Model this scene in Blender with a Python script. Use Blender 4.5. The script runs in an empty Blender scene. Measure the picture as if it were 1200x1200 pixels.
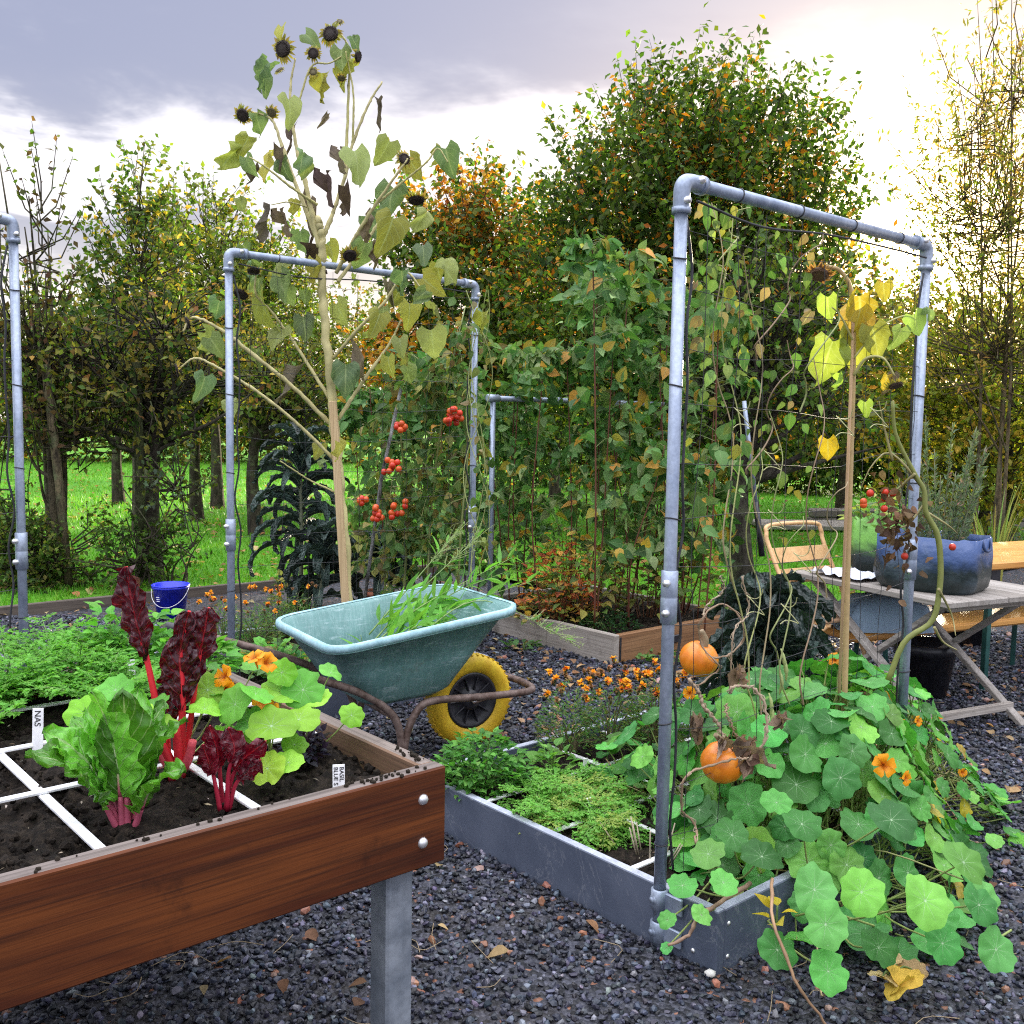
import bpy, math, random
import numpy as np
from mathutils import Vector, Matrix

# ------------------------------------------------------------------ camera, sky, sun, exposure
C = bpy.data.collections.new('garden'); bpy.context.scene.collection.children.link(C)
SC = bpy.context.scene
rad = math.radians
F_PX, PITCH, ROLL, HC = 1180.0, rad(5.15), rad(1.0), 1.5
cd = bpy.data.cameras.new('camera'); cam = bpy.data.objects.new('camera', cd); C.objects.link(cam)
cd.sensor_fit = 'HORIZONTAL'; cd.sensor_width = 36.0; cd.lens = 36.0 * F_PX / 1200.0
cd.clip_start = 0.05; cd.clip_end = 800.0
cam.matrix_world = Matrix.Translation((0, 0, HC)) @ Matrix.Rotation(rad(90) - PITCH, 4, 'X') @ Matrix.Rotation(ROLL, 4, 'Z')
SC.camera = cam
SUN_AZ, SUN_EL = 21.5, 9.3          # degrees right of the view axis, above the horizon
sdir = Vector((math.sin(rad(SUN_AZ)) * math.cos(rad(SUN_EL)), math.cos(rad(SUN_AZ)) * math.cos(rad(SUN_EL)), math.sin(rad(SUN_EL))))

def build_world():
    w = bpy.data.worlds.new('World'); SC.world = w; w.use_nodes = True
    nt = w.node_tree; nt.nodes.clear(); N = nt.nodes; L = nt.links.new
    def nd(t, **k):
        n = N.new(t)
        for a, b in k.items(): setattr(n, a, b)
        return n
    def m(op, a, b=None, clamp=False):
        n = nd('ShaderNodeMath', operation=op); n.use_clamp = clamp
        for i, x in enumerate((a, b)):
            if x is None: continue
            if isinstance(x, (int, float)): n.inputs[i].default_value = x
            else: L(x, n.inputs[i])
        return n.outputs[0]
    def mix(f, a, b, bt='MIX'):
        n = nd('ShaderNodeMix', data_type='RGBA', blend_type=bt)
        for i, x in ((0, f), (6, a), (7, b)):
            if isinstance(x, (int, float)): n.inputs[i].default_value = x
            elif isinstance(x, tuple): n.inputs[i].default_value = (*x, 1)
            else: L(x, n.inputs[i])
        return n.outputs[2]
    def sstep(x, a, b):
        n = nd('ShaderNodeMapRange', interpolation_type='SMOOTHSTEP')
        L(x, n.inputs[0]); n.inputs[1].default_value = a; n.inputs[2].default_value = b
        return n.outputs[0]
    sky = nd('ShaderNodeTexSky', sky_type='NISHITA', sun_disc=False)
    sky.sun_elevation = rad(SUN_EL); sky.sun_rotation = rad(SUN_AZ); sky.air_density = 1.2; sky.dust_density = 2.0
    tc = nd('ShaderNodeTexCoord'); sep = nd('ShaderNodeSeparateXYZ'); L(tc.outputs['Generated'], sep.inputs[0])
    x, y, z = sep.outputs
    zz = m('ADD', m('MAXIMUM', z, 0.0), 0.10)
    cmb = nd('ShaderNodeCombineXYZ'); L(m('DIVIDE', x, zz), cmb.inputs[0]); L(m('DIVIDE', y, zz), cmb.inputs[1])
    def noise(scale, det, off, dist=0.0):
        mp = nd('ShaderNodeMapping'); L(cmb.outputs[0], mp.inputs[0]); mp.inputs['Location'].default_value = off
        n = nd('ShaderNodeTexNoise'); L(mp.outputs[0], n.inputs[0]); n.inputs['Scale'].default_value = scale
        n.inputs['Detail'].default_value = det; n.inputs['Roughness'].default_value = .58; n.inputs['Distortion'].default_value = dist
        return n.outputs[0]
    n1 = noise(.55, 7, (6.4, 9.1, 0), .25); n2 = noise(1.6, 6, (8.3, 2.2, 1), .4)
    cloud = m('ADD', m('MULTIPLY', n1, .68), m('MULTIPLY', n2, .32))
    # cloud deck: lit white edges and grey violet bellies
    body = mix(sstep(cloud, .475, .56), (5.2, 5.0, 5.3), (1.9, 1.92, 2.6))
    body = mix(sstep(cloud, .44, .33), body, (6.0, 5.8, 5.7))
    # towards the zenith the deck turns into even grey-blue, towards the horizon into bright haze
    body = mix(m('MULTIPLY', sstep(m('ADD', z, m('MULTIPLY', m('SUBTRACT', cloud, .5), .55)), .235, .35), .92), body, (1.5, 1.6, 2.4))
    hz = m('MULTIPLY', sstep(z, .19, .03), .7)
    body = mix(hz, body, (7.0, 6.4, 5.6))
    # unseen sky opposite the sun, its level set to fill the foreground
    back = sstep(y, .35, -.35)
    body = mix(back, body, (5.0, 5.1, 5.9))
    top = sstep(z, .46, .80)
    body = mix(top, body, (19.0, 19.2, 20.8))  # overhead sky, out of view, raised far brighter to light the foreground
    body = mix(.14, body, sky.outputs[0])
    vs = nd('ShaderNodeVectorMath', operation='DOT_PRODUCT'); L(tc.outputs['Generated'], vs.inputs[0]); vs.inputs[1].default_value = sdir
    d = m('MAXIMUM', vs.outputs['Value'], 0.0)
    g0 = m('MULTIPLY', m('POWER', d, 16.0), sstep(z, .34, .06)); body = mix(1.0, body, mix(g0, (0, 0, 0), (3.6, 2.3, .6)), 'ADD'); g1 = m('POWER', d, 150.0); g2 = m('POWER', d, 700.0)
    body = mix(1.0, body, mix(g1, (0, 0, 0), (9.0, 7.2, 4.2)), 'ADD')
    body = mix(1.0, body, mix(g2, (0, 0, 0), (90, 66, 30)), 'ADD')
    bg = nd('ShaderNodeBackground'); L(body, bg.inputs[0]); bg.inputs[1].default_value = .1
    out = nd('ShaderNodeOutputWorld'); L(bg.outputs[0], out.inputs[0])
    w.cycles.sampling_method = 'MANUAL'; w.cycles.sample_map_resolution = 1024
build_world()
sl = bpy.data.lights.new('sun', 'SUN'); sun = bpy.data.objects.new('sun', sl); C.objects.link(sun)
sl.energy = 5.0; sl.angle = rad(.5); sl.color = (1.0, .86, .60)
sun.rotation_euler = (-sdir).to_track_quat('-Z', 'Y').to_euler(); sun.location = (6, 14, 8)
SC.view_settings.view_transform = 'Standard'; SC.view_settings.look = 'None'
SC.view_settings.exposure = 1.32; SC.view_settings.gamma = 1.0
SC.render.engine = 'CYCLES'; SC.cycles.max_bounces = 8; SC.cycles.transparent_max_bounces = 4
SC.cycles.diffuse_bounces = 4; SC.cycles.glossy_bounces = 2; SC.cycles.transmission_bounces = 5
SC.cycles.use_denoising = False; SC.cycles.filter_width = 1.15; SC.cycles.sample_clamp_indirect = 6.0

# ------------------------------------------------------------------ placing helpers
TH = rad(48.75)                     # the beds stand turned to the view
UD = np.array([math.sin(TH), math.cos(TH), 0.]); VD = np.array([-math.cos(TH), math.sin(TH), 0.])
RZ = rad(90) - TH                   # object turn that lays local x on UD and local y on VD
RG = np.random.default_rng(7)
def UV(u, v, z=0.): return UD * u + VD * v + np.array([0, 0, z])
def ray(px, py):
    x, y = (px - 600.) / F_PX, -(py - 600.) / F_PX
    c, s = math.cos(ROLL), math.sin(ROLL); x, y = x * c - y * s, x * s + y * c
    return np.array([x, math.cos(PITCH) + y * math.sin(PITCH), -math.sin(PITCH) + y * math.cos(PITCH)])
CAM = np.array([0, 0, HC])
def G(px, py, z=0.): d = ray(px, py); return CAM + d * (z - HC) / d[2]      # where the line of sight meets height z
def D(px, py, y): d = ray(px, py); return CAM + d * y / d[1]                 # ... meets distance y
def norm(a): a = np.asarray(a, float); return a / np.maximum(np.linalg.norm(a, axis=-1, keepdims=True), 1e-9)
def inview(p, mx=.62, my0=-.62, my1=.62):
    p = np.asarray(p) - CAM
    fwd = p[..., 1] * math.cos(PITCH) - p[..., 2] * math.sin(PITCH); up = p[..., 1] * math.sin(PITCH) + p[..., 2] * math.cos(PITCH)
    return (fwd > .3) & (np.abs(p[..., 0]) < mx * fwd + .25) & (up > my0 * fwd - .2) & (up < my1 * fwd + .2)

ORG = {}
def thing(name, label, cat, loc=(0, 0, 0), rz=0., group=None):
    o = bpy.data.objects.new(name, None); C.objects.link(o); o.empty_display_size = .1
    o.location = tuple(float(a) for a in loc); o.rotation_euler = (0, 0, rz)
    ORG[o.name] = (np.array(loc, float), rz); tag(o, label, cat, group); return o
def tag(o, label, cat, group=None):
    o['label'] = label; o['category'] = cat
    if group: o['group'] = group
    return o
def local(o, p):
    loc, rz = ORG[o.name]; q = np.asarray(p, float) - loc; c, s = math.cos(-rz), math.sin(-rz)
    return np.stack([q[..., 0] * c - q[..., 1] * s, q[..., 0] * s + q[..., 1] * c, q[..., 2]], -1)
def copy_tree(o, parent=None):
    c = o.copy(); C.objects.link(c)
    if parent: c.parent = parent
    for ch in list(o.children): copy_tree(ch, c)
    return c

# ------------------------------------------------------------------ mesh collector
class MB:
    def __init__(s): s.v = []; s.f = []; s.c = []; s.uv = []; s.n = 0
    def add(s, v, faces, col=(.5, .5, .5), uv=None, mat=0, smooth=True):
        v = np.asarray(v, float).reshape(-1, 3); n = len(v)
        col = np.asarray(col, float); col = np.broadcast_to(col, (n, 3)) if col.ndim == 1 else col
        if not isinstance(faces, np.ndarray):
            by = {}
            for f in faces: by.setdefault(len(f), []).append(f)
            faces = [np.array(x) for x in by.values()]
        else: faces = [faces]
        for f in faces: s.f.append((f + s.n, mat, smooth))
        s.v.append(v); s.c.append(col); s.uv.append(np.zeros((n, 2)) if uv is None else np.asarray(uv, float)); s.n += n
        return s
    def batch(s, T, pos, X, Nn, sc, col, mat=0, smooth=True):
        tv, tf, tuv = T; pos = np.asarray(pos, float).reshape(-1, 3); n = len(pos)
        if n == 0: return s
        X = norm(np.broadcast_to(X, (n, 3))); Y = norm(np.cross(np.broadcast_to(Nn, (n, 3)), X)); Z = np.cross(X, Y)
        sc = np.asarray(sc, float); sc = np.broadcast_to(sc, (n,)) if sc.ndim == 0 else sc
        if sc.ndim == 1: sc = np.repeat(sc[:, None], 3, 1)
        t = tv[None] * sc[:, None, :]
        V = pos[:, None] + t[..., 0:1] * X[:, None] + t[..., 1:2] * Y[:, None] + t[..., 2:3] * Z[:, None]
        k = len(tv); off = (np.arange(n) * k)[:, None, None]
        col = np.broadcast_to(np.asarray(col, float), (n, 3))
        fs = tf if isinstance(tf, list) else [tf]
        for f in fs: s.f.append(((f[None] + off).reshape(-1, f.shape[1]) + s.n, mat, smooth))
        s.v.append(V.reshape(-1, 3)); s.c.append(np.repeat(col, k, 0)); s.uv.append(np.tile(tuv, (n, 1))); s.n += n * k
        return s
    def tube(s, path, r, n=6, col=(.5, .5, .5), mat=0, cap=True, smooth=True):
        p = np.asarray(path, float); m = len(p); r = np.broadcast_to(np.asarray(r, float), (m,))
        t = norm(np.gradient(p, axis=0)); a = np.array([0, 0, 1.]) if abs(t[0][2]) < .9 else np.array([1., 0, 0])
        s0 = norm(np.cross(t[0], a)); S = []
        for i in range(m):
            s0 = norm(s0 - t[i] * (s0 @ t[i])); S.append(s0)
        S = np.array(S); B = np.cross(t, S); an = np.arange(n) * 2 * math.pi / n
        V = p[:, None] + r[:, None, None] * (np.cos(an)[None, :, None] * S[:, None] + np.sin(an)[None, :, None] * B[:, None])
        i, j = np.meshgrid(np.arange(m - 1), np.arange(n), indexing='ij'); k = (j + 1) % n
        f = np.stack([i * n + j, i * n + k, (i + 1) * n + k, (i + 1) * n + j], -1).reshape(-1, 4)
        uv = np.stack([np.repeat(np.linspace(0, 1, m), n), np.tile(np.arange(n) / n, m)], -1)
        V = V.reshape(-1, 3)
        col = np.asarray(col, float)
        if col.ndim == 2: col = np.repeat(col, n, 0)
        s.add(V, f, col, uv, mat, smooth)
        if cap and n > 3:
            s.f.append((np.array([list(range(n))[::-1]]) + s.n - m * n, mat, False)); s.f.append((np.array([[(m - 1) * n + q for q in range(n)]]) + s.n - m * n, mat, False))
        return s
    def box(s, lo, hi, col=(.5, .5, .5), mat=0, bev=0.004, topmat=None):
        lo, hi = np.array(lo, float), np.array(hi, float); b = min(bev, (hi - lo).min() * .3); V = []; F = []
        c = (lo + hi) / 2; h = (hi - lo) / 2
        idx = {}
        for sx in (-1, 1):
            for sy in (-1, 1):
                for sz in (-1, 1):
                    for ax in range(3):
                        q = np.array([sx, sy, sz]) * (h - b); q[ax] = (sx, sy, sz)[ax] * h[ax]
                        idx[(sx, sy, sz, ax)] = len(V); V.append(c + q)
        def orient(f):
            a = np.array([V[i] for i in f]); nn = np.cross(a[1] - a[0], a[2] - a[1])
            return f if nn @ (a.mean(0) - c) > 0 else f[::-1]
        top = []
        for ax in range(3):
            o = [x for x in range(3) if x != ax]
            for sg in (-1, 1):
                q = []
                for a_, b_ in ((-1, -1), (1, -1), (1, 1), (-1, 1)):
                    t = [0, 0, 0]; t[ax] = sg; t[o[0]] = a_; t[o[1]] = b_; q.append(idx[(*t, ax)])
                (top if ax == 2 and sg == 1 else F).append(orient(q))
            for a_ in (-1, 1):
                for b_ in (-1, 1):
                    q = []
                    for e, axx in ((-1, o[0]), (1, o[0]), (1, o[1]), (-1, o[1])):
                        t = [0, 0, 0]; t[ax] = e; t[o[0]] = a_; t[o[1]] = b_; q.append(idx[(*t, axx)])
                    F.append(orient(q))
        for sx in (-1, 1):
            for sy in (-1, 1):
                for sz in (-1, 1): F.append(orient([idx[(sx, sy, sz, a)] for a in range(3)]))
        n0 = s.n; s.add(V, F, col, None, mat, False)
        s.f.append((np.array(top) + n0, mat if topmat is None else topmat, False)); return s
    def obox(s, center, ax, ay, az, size, col=(.5, .5, .5), mat=0, bev=.003):
        b = MB().box(-np.array(size) / 2, np.array(size) / 2, col, mat, bev)
        M = np.stack([norm(ax), norm(ay), norm(az)]); return s.merge(b, lambda v: v @ M + np.asarray(center))
    def bar(s, a, b, w, h, up=(0, 0, 1), col=(.5, .5, .5), mat=0, bev=.003):
        a, b = np.asarray(a, float), np.asarray(b, float); x = norm(b - a); y = norm(np.cross(np.asarray(up, float), x)); z = np.cross(x, y)
        return s.obox((a + b) / 2, x, y, z, (np.linalg.norm(b - a), w, h), col, mat, bev)
    def lathe(s, prof, center=(0, 0, 0), axis=(0, 0, 1), n=20, col=(.5, .5, .5), mat=0, smooth=True):
        prof = np.asarray(prof, float); m = len(prof); z = norm(axis); a = np.array([1., 0, 0]) if abs(z[0]) < .8 else np.array([0, 1., 0])
        x = norm(np.cross(a, z)); y = np.cross(z, x); an = np.arange(n) * 2 * math.pi / n
        V = np.asarray(center) + prof[:, 0][:, None, None] * (np.cos(an)[None, :, None] * x + np.sin(an)[None, :, None] * y) + prof[:, 1][:, None, None] * z
        i, j = np.meshgrid(np.arange(m - 1), np.arange(n), indexing='ij'); k = (j + 1) % n
        f = np.stack([i * n + j, i * n + k, (i + 1) * n + k, (i + 1) * n + j], -1).reshape(-1, 4)
        s.add(V.reshape(-1, 3), f, col, None, mat, smooth); return s
    def blade(s, path, side, w, nw=4, fold=0., ruf=0., col=(.1, .2, .05), mat=0, curl=0., cvar=0., rufn=None):
        p = np.asarray(path, float); m = len(p); t = norm(np.gradient(p, axis=0)); sd = np.broadcast_to(np.asarray(side, float), (m, 3))
        sd = norm(sd - t * (sd * t).sum(-1, keepdims=True)); nn = np.cross(t, sd); w = np.broadcast_to(np.asarray(w, float), (m,))
        x = np.linspace(-1, 1, nw + 1); ax = np.abs(x)
        rr = RG.normal(0, 1, (m, nw + 1)) * ruf if rufn is None else rufn * ruf
        zz = w[:, None] * (fold * ax[None] - curl * ax[None] ** 2) + rr * ax[None] ** .7
        V = p[:, None] + sd[:, None] * (w[:, None] * x[None])[..., None] + nn[:, None] * zz[..., None]
        i, j = np.meshgrid(np.arange(m - 1), np.arange(nw), indexing='ij'); k = nw + 1
        f = np.stack([i * k + j, i * k + j + 1, (i + 1) * k + j + 1, (i + 1) * k + j], -1).reshape(-1, 4)
        uv = np.stack([np.repeat(np.linspace(0, 1, m), k), np.tile(x, m)], -1)
        c = np.broadcast_to(np.asarray(col, float), (m * k, 3)) * (1 + RG.normal(0, cvar, (m * k, 1))) if cvar else col
        return s.add(V.reshape(-1, 3), f, c, uv, mat)
    def merge(s, o, fn):
        for (f, m, sm) in o.f: s.f.append((f + s.n, m, sm))
        s.v += [fn(x) for x in o.v]; s.c += [np.array(x) for x in o.c]; s.uv += o.uv; s.n += o.n; return s
    def build(s, name, mats, parent=None, world=False, kind=None, label=None):
        me = bpy.data.meshes.new(name); V = np.concatenate(s.v)
        org = None
        if parent is not None:
            org = ORG[parent.name]
            if world: V = local(parent, V)
        me.vertices.add(len(V)); me.vertices.foreach_set('co', V.astype(np.float32).ravel())
        lv = np.concatenate([f.ravel() for f, _, _ in s.f]).astype(np.int32)
        sz = np.concatenate([np.full(len(f), f.shape[1]) for f, _, _ in s.f]); st = np.concatenate([[0], np.cumsum(sz)[:-1]]).astype(np.int32)
        me.loops.add(len(lv)); me.loops.foreach_set('vertex_index', lv); me.polygons.add(len(sz)); me.polygons.foreach_set('loop_start', st)
        me.polygons.foreach_set('material_index', np.concatenate([np.full(len(f), m) for f, m, _ in s.f]).astype(np.int32))
        me.polygons.foreach_set('use_smooth', np.concatenate([np.full(len(f), q) for f, _, q in s.f]))
        me.update(calc_edges=True)
        ca = me.color_attributes.new('Col', 'FLOAT_COLOR', 'POINT'); cc = np.ones((len(V), 4), np.float32); cc[:, :3] = np.clip(np.concatenate(s.c), 0, 1)
        ca.data.foreach_set('color', cc.ravel())
        ul = me.uv_layers.new(name='UV'); ul.data.foreach_set('uv', np.concatenate(s.uv)[lv].astype(np.float32).ravel())
        for mt in (mats if isinstance(mats, (list, tuple)) else [mats]): me.materials.append(mt)
        o = bpy.data.objects.new(name, me); C.objects.link(o)
        if parent is not None: o.parent = parent; ORG[o.name] = org
        else: ORG[o.name] = (np.zeros(3), 0.)
        if kind: o['kind'] = kind
        if label: o['label'] = label
        return o

# ------------------------------------------------------------------ materials
class NT:
    def __init__(s, name):
        s.m = bpy.data.materials.new(name); s.m.use_nodes = True; s.t = s.m.node_tree; s.t.nodes.clear()
        s.out = s.t.nodes.new('ShaderNodeOutputMaterial')
    def n(s, t, **k):
        x = s.t.nodes.new(t)
        for a, b in k.items(): setattr(x, a, b)
        return x
    def l(s, a, b): s.t.links.new(a, b)
    def setin(s, sock, x):
        if isinstance(x, (int, float)): sock.default_value = x
        elif isinstance(x, tuple): sock.default_value = (*x, 1) if len(sock.default_value) == 4 and len(x) == 3 else x
        else: s.l(x, sock)
    def math(s, op, a, b=None, c=None, clamp=False):
        x = s.n('ShaderNodeMath', operation=op); x.use_clamp = clamp
        for i, q in enumerate((a, b, c)):
            if q is not None: s.setin(x.inputs[i], q)
        return x.outputs[0]
    def mix(s, f, a, b, bt='MIX'):
        x = s.n('ShaderNodeMix', data_type='RGBA', blend_type=bt); s.setin(x.inputs[0], f); s.setin(x.inputs[6], a); s.setin(x.inputs[7], b); return x.outputs[2]
    def noise(s, vec, scale, det=4, rough=.55, stretch=None, dist=0.):
        if stretch is not None:
            mp = s.n('ShaderNodeMapping'); s.l(vec, mp.inputs[0]); mp.inputs['Scale'].default_value = stretch; vec = mp.outputs[0]
        x = s.n('ShaderNodeTexNoise'); s.l(vec, x.inputs[0]); x.inputs['Scale'].default_value = scale; x.inputs['Detail'].default_value = det
        x.inputs['Roughness'].default_value = rough; x.inputs['Distortion'].default_value = dist; return x.outputs[0]
    def ramp(s, f, a, b, smooth=True):
        x = s.n('ShaderNodeMapRange', interpolation_type='SMOOTHSTEP' if smooth else 'LINEAR'); s.l(f, x.inputs[0]); x.inputs[1].default_value = a; x.inputs[2].default_value = b
        return x.outputs[0]
    def bump(s, h, st, dist=.01):
        x = s.n('ShaderNodeBump'); s.l(h, x.inputs['Height']); x.inputs['Strength'].default_value = st; x.inputs['Distance'].default_value = dist; return x.outputs[0]
    def obj(s): return s.n('ShaderNodeTexCoord').outputs['Object']
    def col(s): x = s.n('ShaderNodeVertexColor'); x.layer_name = 'Col'; return x.outputs[0]
    def bsdf(s, color, rough=.5, metal=0., normal=None, spec=.5, link=True, coat=0.):
        p = s.n('ShaderNodeBsdfPrincipled'); s.setin(p.inputs['Base Color'], color); s.setin(p.inputs['Roughness'], rough); s.setin(p.inputs['Metallic'], metal)
        s.setin(p.inputs['Specular IOR Level'], spec); s.setin(p.inputs['Coat Weight'], coat)
        if normal is not None: s.l(normal, p.inputs['Normal'])
        if link: s.l(p.outputs[0], s.out.inputs[0])
        return p

def leafmat(name, veins=None, trans=.38, rough=.55, spec=.18, nscale=40., nvar=.35, bumpst=.0, vein_tint=(.45, .6, .3), veinamt=.55, tr_tint=(1.5, 1.55, .75), blister=0., nv=8.):
    t = NT(name); o = t.obj(); c = t.col()
    nz = t.noise(o, nscale, 4); f = t.math('ADD', t.math('MULTIPLY', nz, nvar * 2), 1 - nvar)
    cc = t.mix(1., c, f, 'MULTIPLY'); hgt = nz
    if veins:
        uv = t.n('ShaderNodeUVMap'); uv.uv_map = 'UV'; sp = t.n('ShaderNodeSeparateXYZ'); t.l(uv.outputs[0], sp.inputs[0]); a, b = sp.outputs[0], sp.outputs[1]
        if veins == 'radial':
            r = t.math('SQRT', t.math('ADD', t.math('POWER', t.math('ABSOLUTE', a), 2), t.math('POWER', t.math('ABSOLUTE', b), 2)))
            an = t.math('MULTIPLY', t.math('ARCTAN2', b, a), 9 / (2 * math.pi))
            dd = t.math('MULTIPLY', t.math('MULTIPLY', t.math('ABSOLUTE', t.math('SUBTRACT', t.math('FRACT', an), .5)), .7), r)
            v = t.math('MULTIPLY', t.ramp(dd, .018, .002), t.math('MULTIPLY', t.ramp(r, .9, .1), .62)); v = t.math('MAXIMUM', v, t.ramp(r, .07, .035))
            hgt = t.math('SUBTRACT', hgt, t.math('MULTIPLY', t.ramp(dd, .06, .0), .9)); sp2 = t.ramp(t.noise(o, 260, 2), .70, .74); cc = t.mix(t.math('MULTIPLY', sp2, .5), cc, (.55, .65, .5))
        else:
            ab = t.math('ABSOLUTE', b); q = t.math('SUBTRACT', t.math('MULTIPLY', a, nv), t.math('MULTIPLY', ab, 2.2))
            dd = t.math('ABSOLUTE', t.math('SUBTRACT', t.math('FRACT', q), .5)); v = t.math('MULTIPLY', t.ramp(dd, .09, .02), .6)
            v = t.math('MAXIMUM', v, t.ramp(ab, .09, .03))
        cc = t.mix(t.math('MULTIPLY', v, veinamt), cc, t.mix(1., vein_tint, (1, 1, 1), 'MULTIPLY')); hgt = t.math('SUBTRACT', nz, t.math('MULTIPLY', v, .5))
    nrm = None
    if blister:
        vo = t.n('ShaderNodeTexVoronoi', feature='SMOOTH_F1'); t.l(o, vo.inputs[0]); vo.inputs['Scale'].default_value = blister
        hgt = t.math('ADD', t.math('MULTIPLY', vo.outputs[0], -2.), hgt)
    if bumpst: nrm = t.bump(hgt, bumpst, .006)
    p = t.bsdf(cc, rough, 0, nrm, spec, link=False); tr = t.n('ShaderNodeBsdfTranslucent'); t.l(t.mix(1., cc, tr_tint, 'MULTIPLY'), tr.inputs[0])
    ms = t.n('ShaderNodeMixShader'); ms.inputs[0].default_value = trans; t.l(p.outputs[0], ms.inputs[1]); t.l(tr.outputs[0], ms.inputs[2]); t.l(ms.outputs[0], t.out.inputs[0])
    return t.m
def colmat(name, rough=.6, nscale=30., nvar=.3, bumpst=.2, metal=0., spec=.4, coat=0.):
    t = NT(name); o = t.obj(); nz = t.noise(o, nscale, 5); c = t.mix(1., t.col(), t.math('ADD', t.math('MULTIPLY', nz, nvar * 2), 1 - nvar), 'MULTIPLY')
    t.bsdf(c, rough, metal, t.bump(nz, bumpst, .004) if bumpst else None, spec, coat=coat); return t.m
def woodmat(name, c1, c2, c3, axis=0, scale=1., rough=.55, grain=1., spec=.4, stain=.5, bump=.25):
    t = NT(name); o = t.obj(); st = [130., 130., 130.]; st[axis] = 2.6; st2 = [9., 9., 9.]; st2[axis] = .7
    fine = t.noise(o, scale, 6, .65, tuple(st)); big = t.noise(o, scale, 4, .6, tuple(st2), dist=.6)
    c = t.mix(t.ramp(big, .35, .68), c1, c2); c = t.mix(t.math('MULTIPLY', t.ramp(fine, .42, .66), .55 * grain), c, c3)
    blot = t.noise(o, 7., 5, .7); c = t.mix(t.math('MULTIPLY', t.ramp(blot, .55, .75), stain), c, c3)
    t.bsdf(c, t.math('ADD', t.math('MULTIPLY', fine, .3), rough - .15), 0, t.bump(fine, bump, .003), spec); return t.m
def plainmat(name, c1, c2, rough=.5, metal=0., nscale=8., bumpst=.05, spec=.5, fine=60., stretch=None):
    t = NT(name); o = t.obj(); a = t.noise(o, nscale, 6, .6, stretch); b = t.noise(o, fine, 4, .6)
    c = t.mix(t.ramp(a, .35, .65), c1, c2); c = t.mix(.25, c, t.mix(b, (.0, .0, .0), (2., 2., 2.)), 'OVERLAY')
    t.bsdf(c, t.math('ADD', t.math('MULTIPLY', a, .3), rough - .15), metal, t.bump(b, bumpst, .003), spec); return t.m

# ------------------------------------------------------------------ leaf shapes (x along, y across, z up)
def grid_leaf(w, nl=4, nw=2, fold=.2, curl=.15, droop=.15):
    V = []; U_ = []
    for i in range(nl + 1):
        t = i / nl
        for j in range(nw + 1):
            s = -1 + 2 * j / nw; ww = w(t); V.append((t, s * ww, fold * abs(s) * ww - droop * t * t - curl * (s * ww) ** 2)); U_.append((t, s))
    k = nw + 1; f = np.array([(i * k + j, (i + 1) * k + j, (i + 1) * k + j + 1, i * k + j + 1) for i in range(nl) for j in range(nw)])
    return np.array(V), f, np.array(U_)
T_SIMPLE = (np.array([(0, 0, 0), (.42, .30, .07), (1, 0, -.10), (.42, -.30, .07), (.45, 0, -.02)], float),
            np.array([(0, 4, 2, 1)[::-1], (0, 3, 2, 4)[::-1]]), np.array([(0, 0), (.42, 1), (1, 0), (.42, -1), (.45, 0)], float))
T_NARROW = (T_SIMPLE[0] * np.array([1, .5, .7]), T_SIMPLE[1], T_SIMPLE[2])
T_OVATE = grid_leaf(lambda t: .33 * math.sin(math.pi * min(1, t) ** .72) ** 1.05, 5, 2, .32, 0, .30)
def crumple(seed, amt, w=.46, nl=9, nw=8):
    r_ = np.random.default_rng(seed); V, f, U_ = grid_leaf(lambda t: w * (math.sin(math.pi * (t * .975 + .025) ** .48) ** .8) * (1 + .06 * math.sin(t * 40 + seed)), nl, nw, r_.uniform(.05, .5), r_.uniform(.1, .9), r_.uniform(.1, .6)); V = V.copy()
    V[:, 0] -= .20 * np.abs(U_[:, 1]) ** 1.5 * np.clip(1 - 3 * V[:, 0], 0, 1); q = r_.uniform(3, 9, (4, 2)); h = r_.uniform(0, 6, 4)
    z = sum(np.sin(V[:, 0] * q[k, 0] + V[:, 1] * q[k, 1] * 1.6 + h[k]) for k in range(4)); V[:, 2] += amt * z * (.3 + np.abs(U_[:, 1])); V[:, 1] *= 1 - amt * 1.2 * (.5 + .5 * np.sin(V[:, 0] * 5 + seed)); V += r_.normal(0, amt * .10, V.shape) * np.abs(U_[:, 1:])
    return V, f, U_
T_SUN = [crumple(i, .05 + .02 * (i % 4)) for i in range(8)]; T_SHRIV = [crumple(30 + i, .125, .32) for i in range(6)]
T_HEART = grid_leaf(lambda t: .43 * (math.sin(math.pi * (t * .97 + .03) ** .52) ** .75), 6, 4, .18, .5, .35)
T_LANCE = grid_leaf(lambda t: .10 * math.sin(math.pi * t ** .8) + .002, 5, 2, .3, 0, .3)
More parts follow.
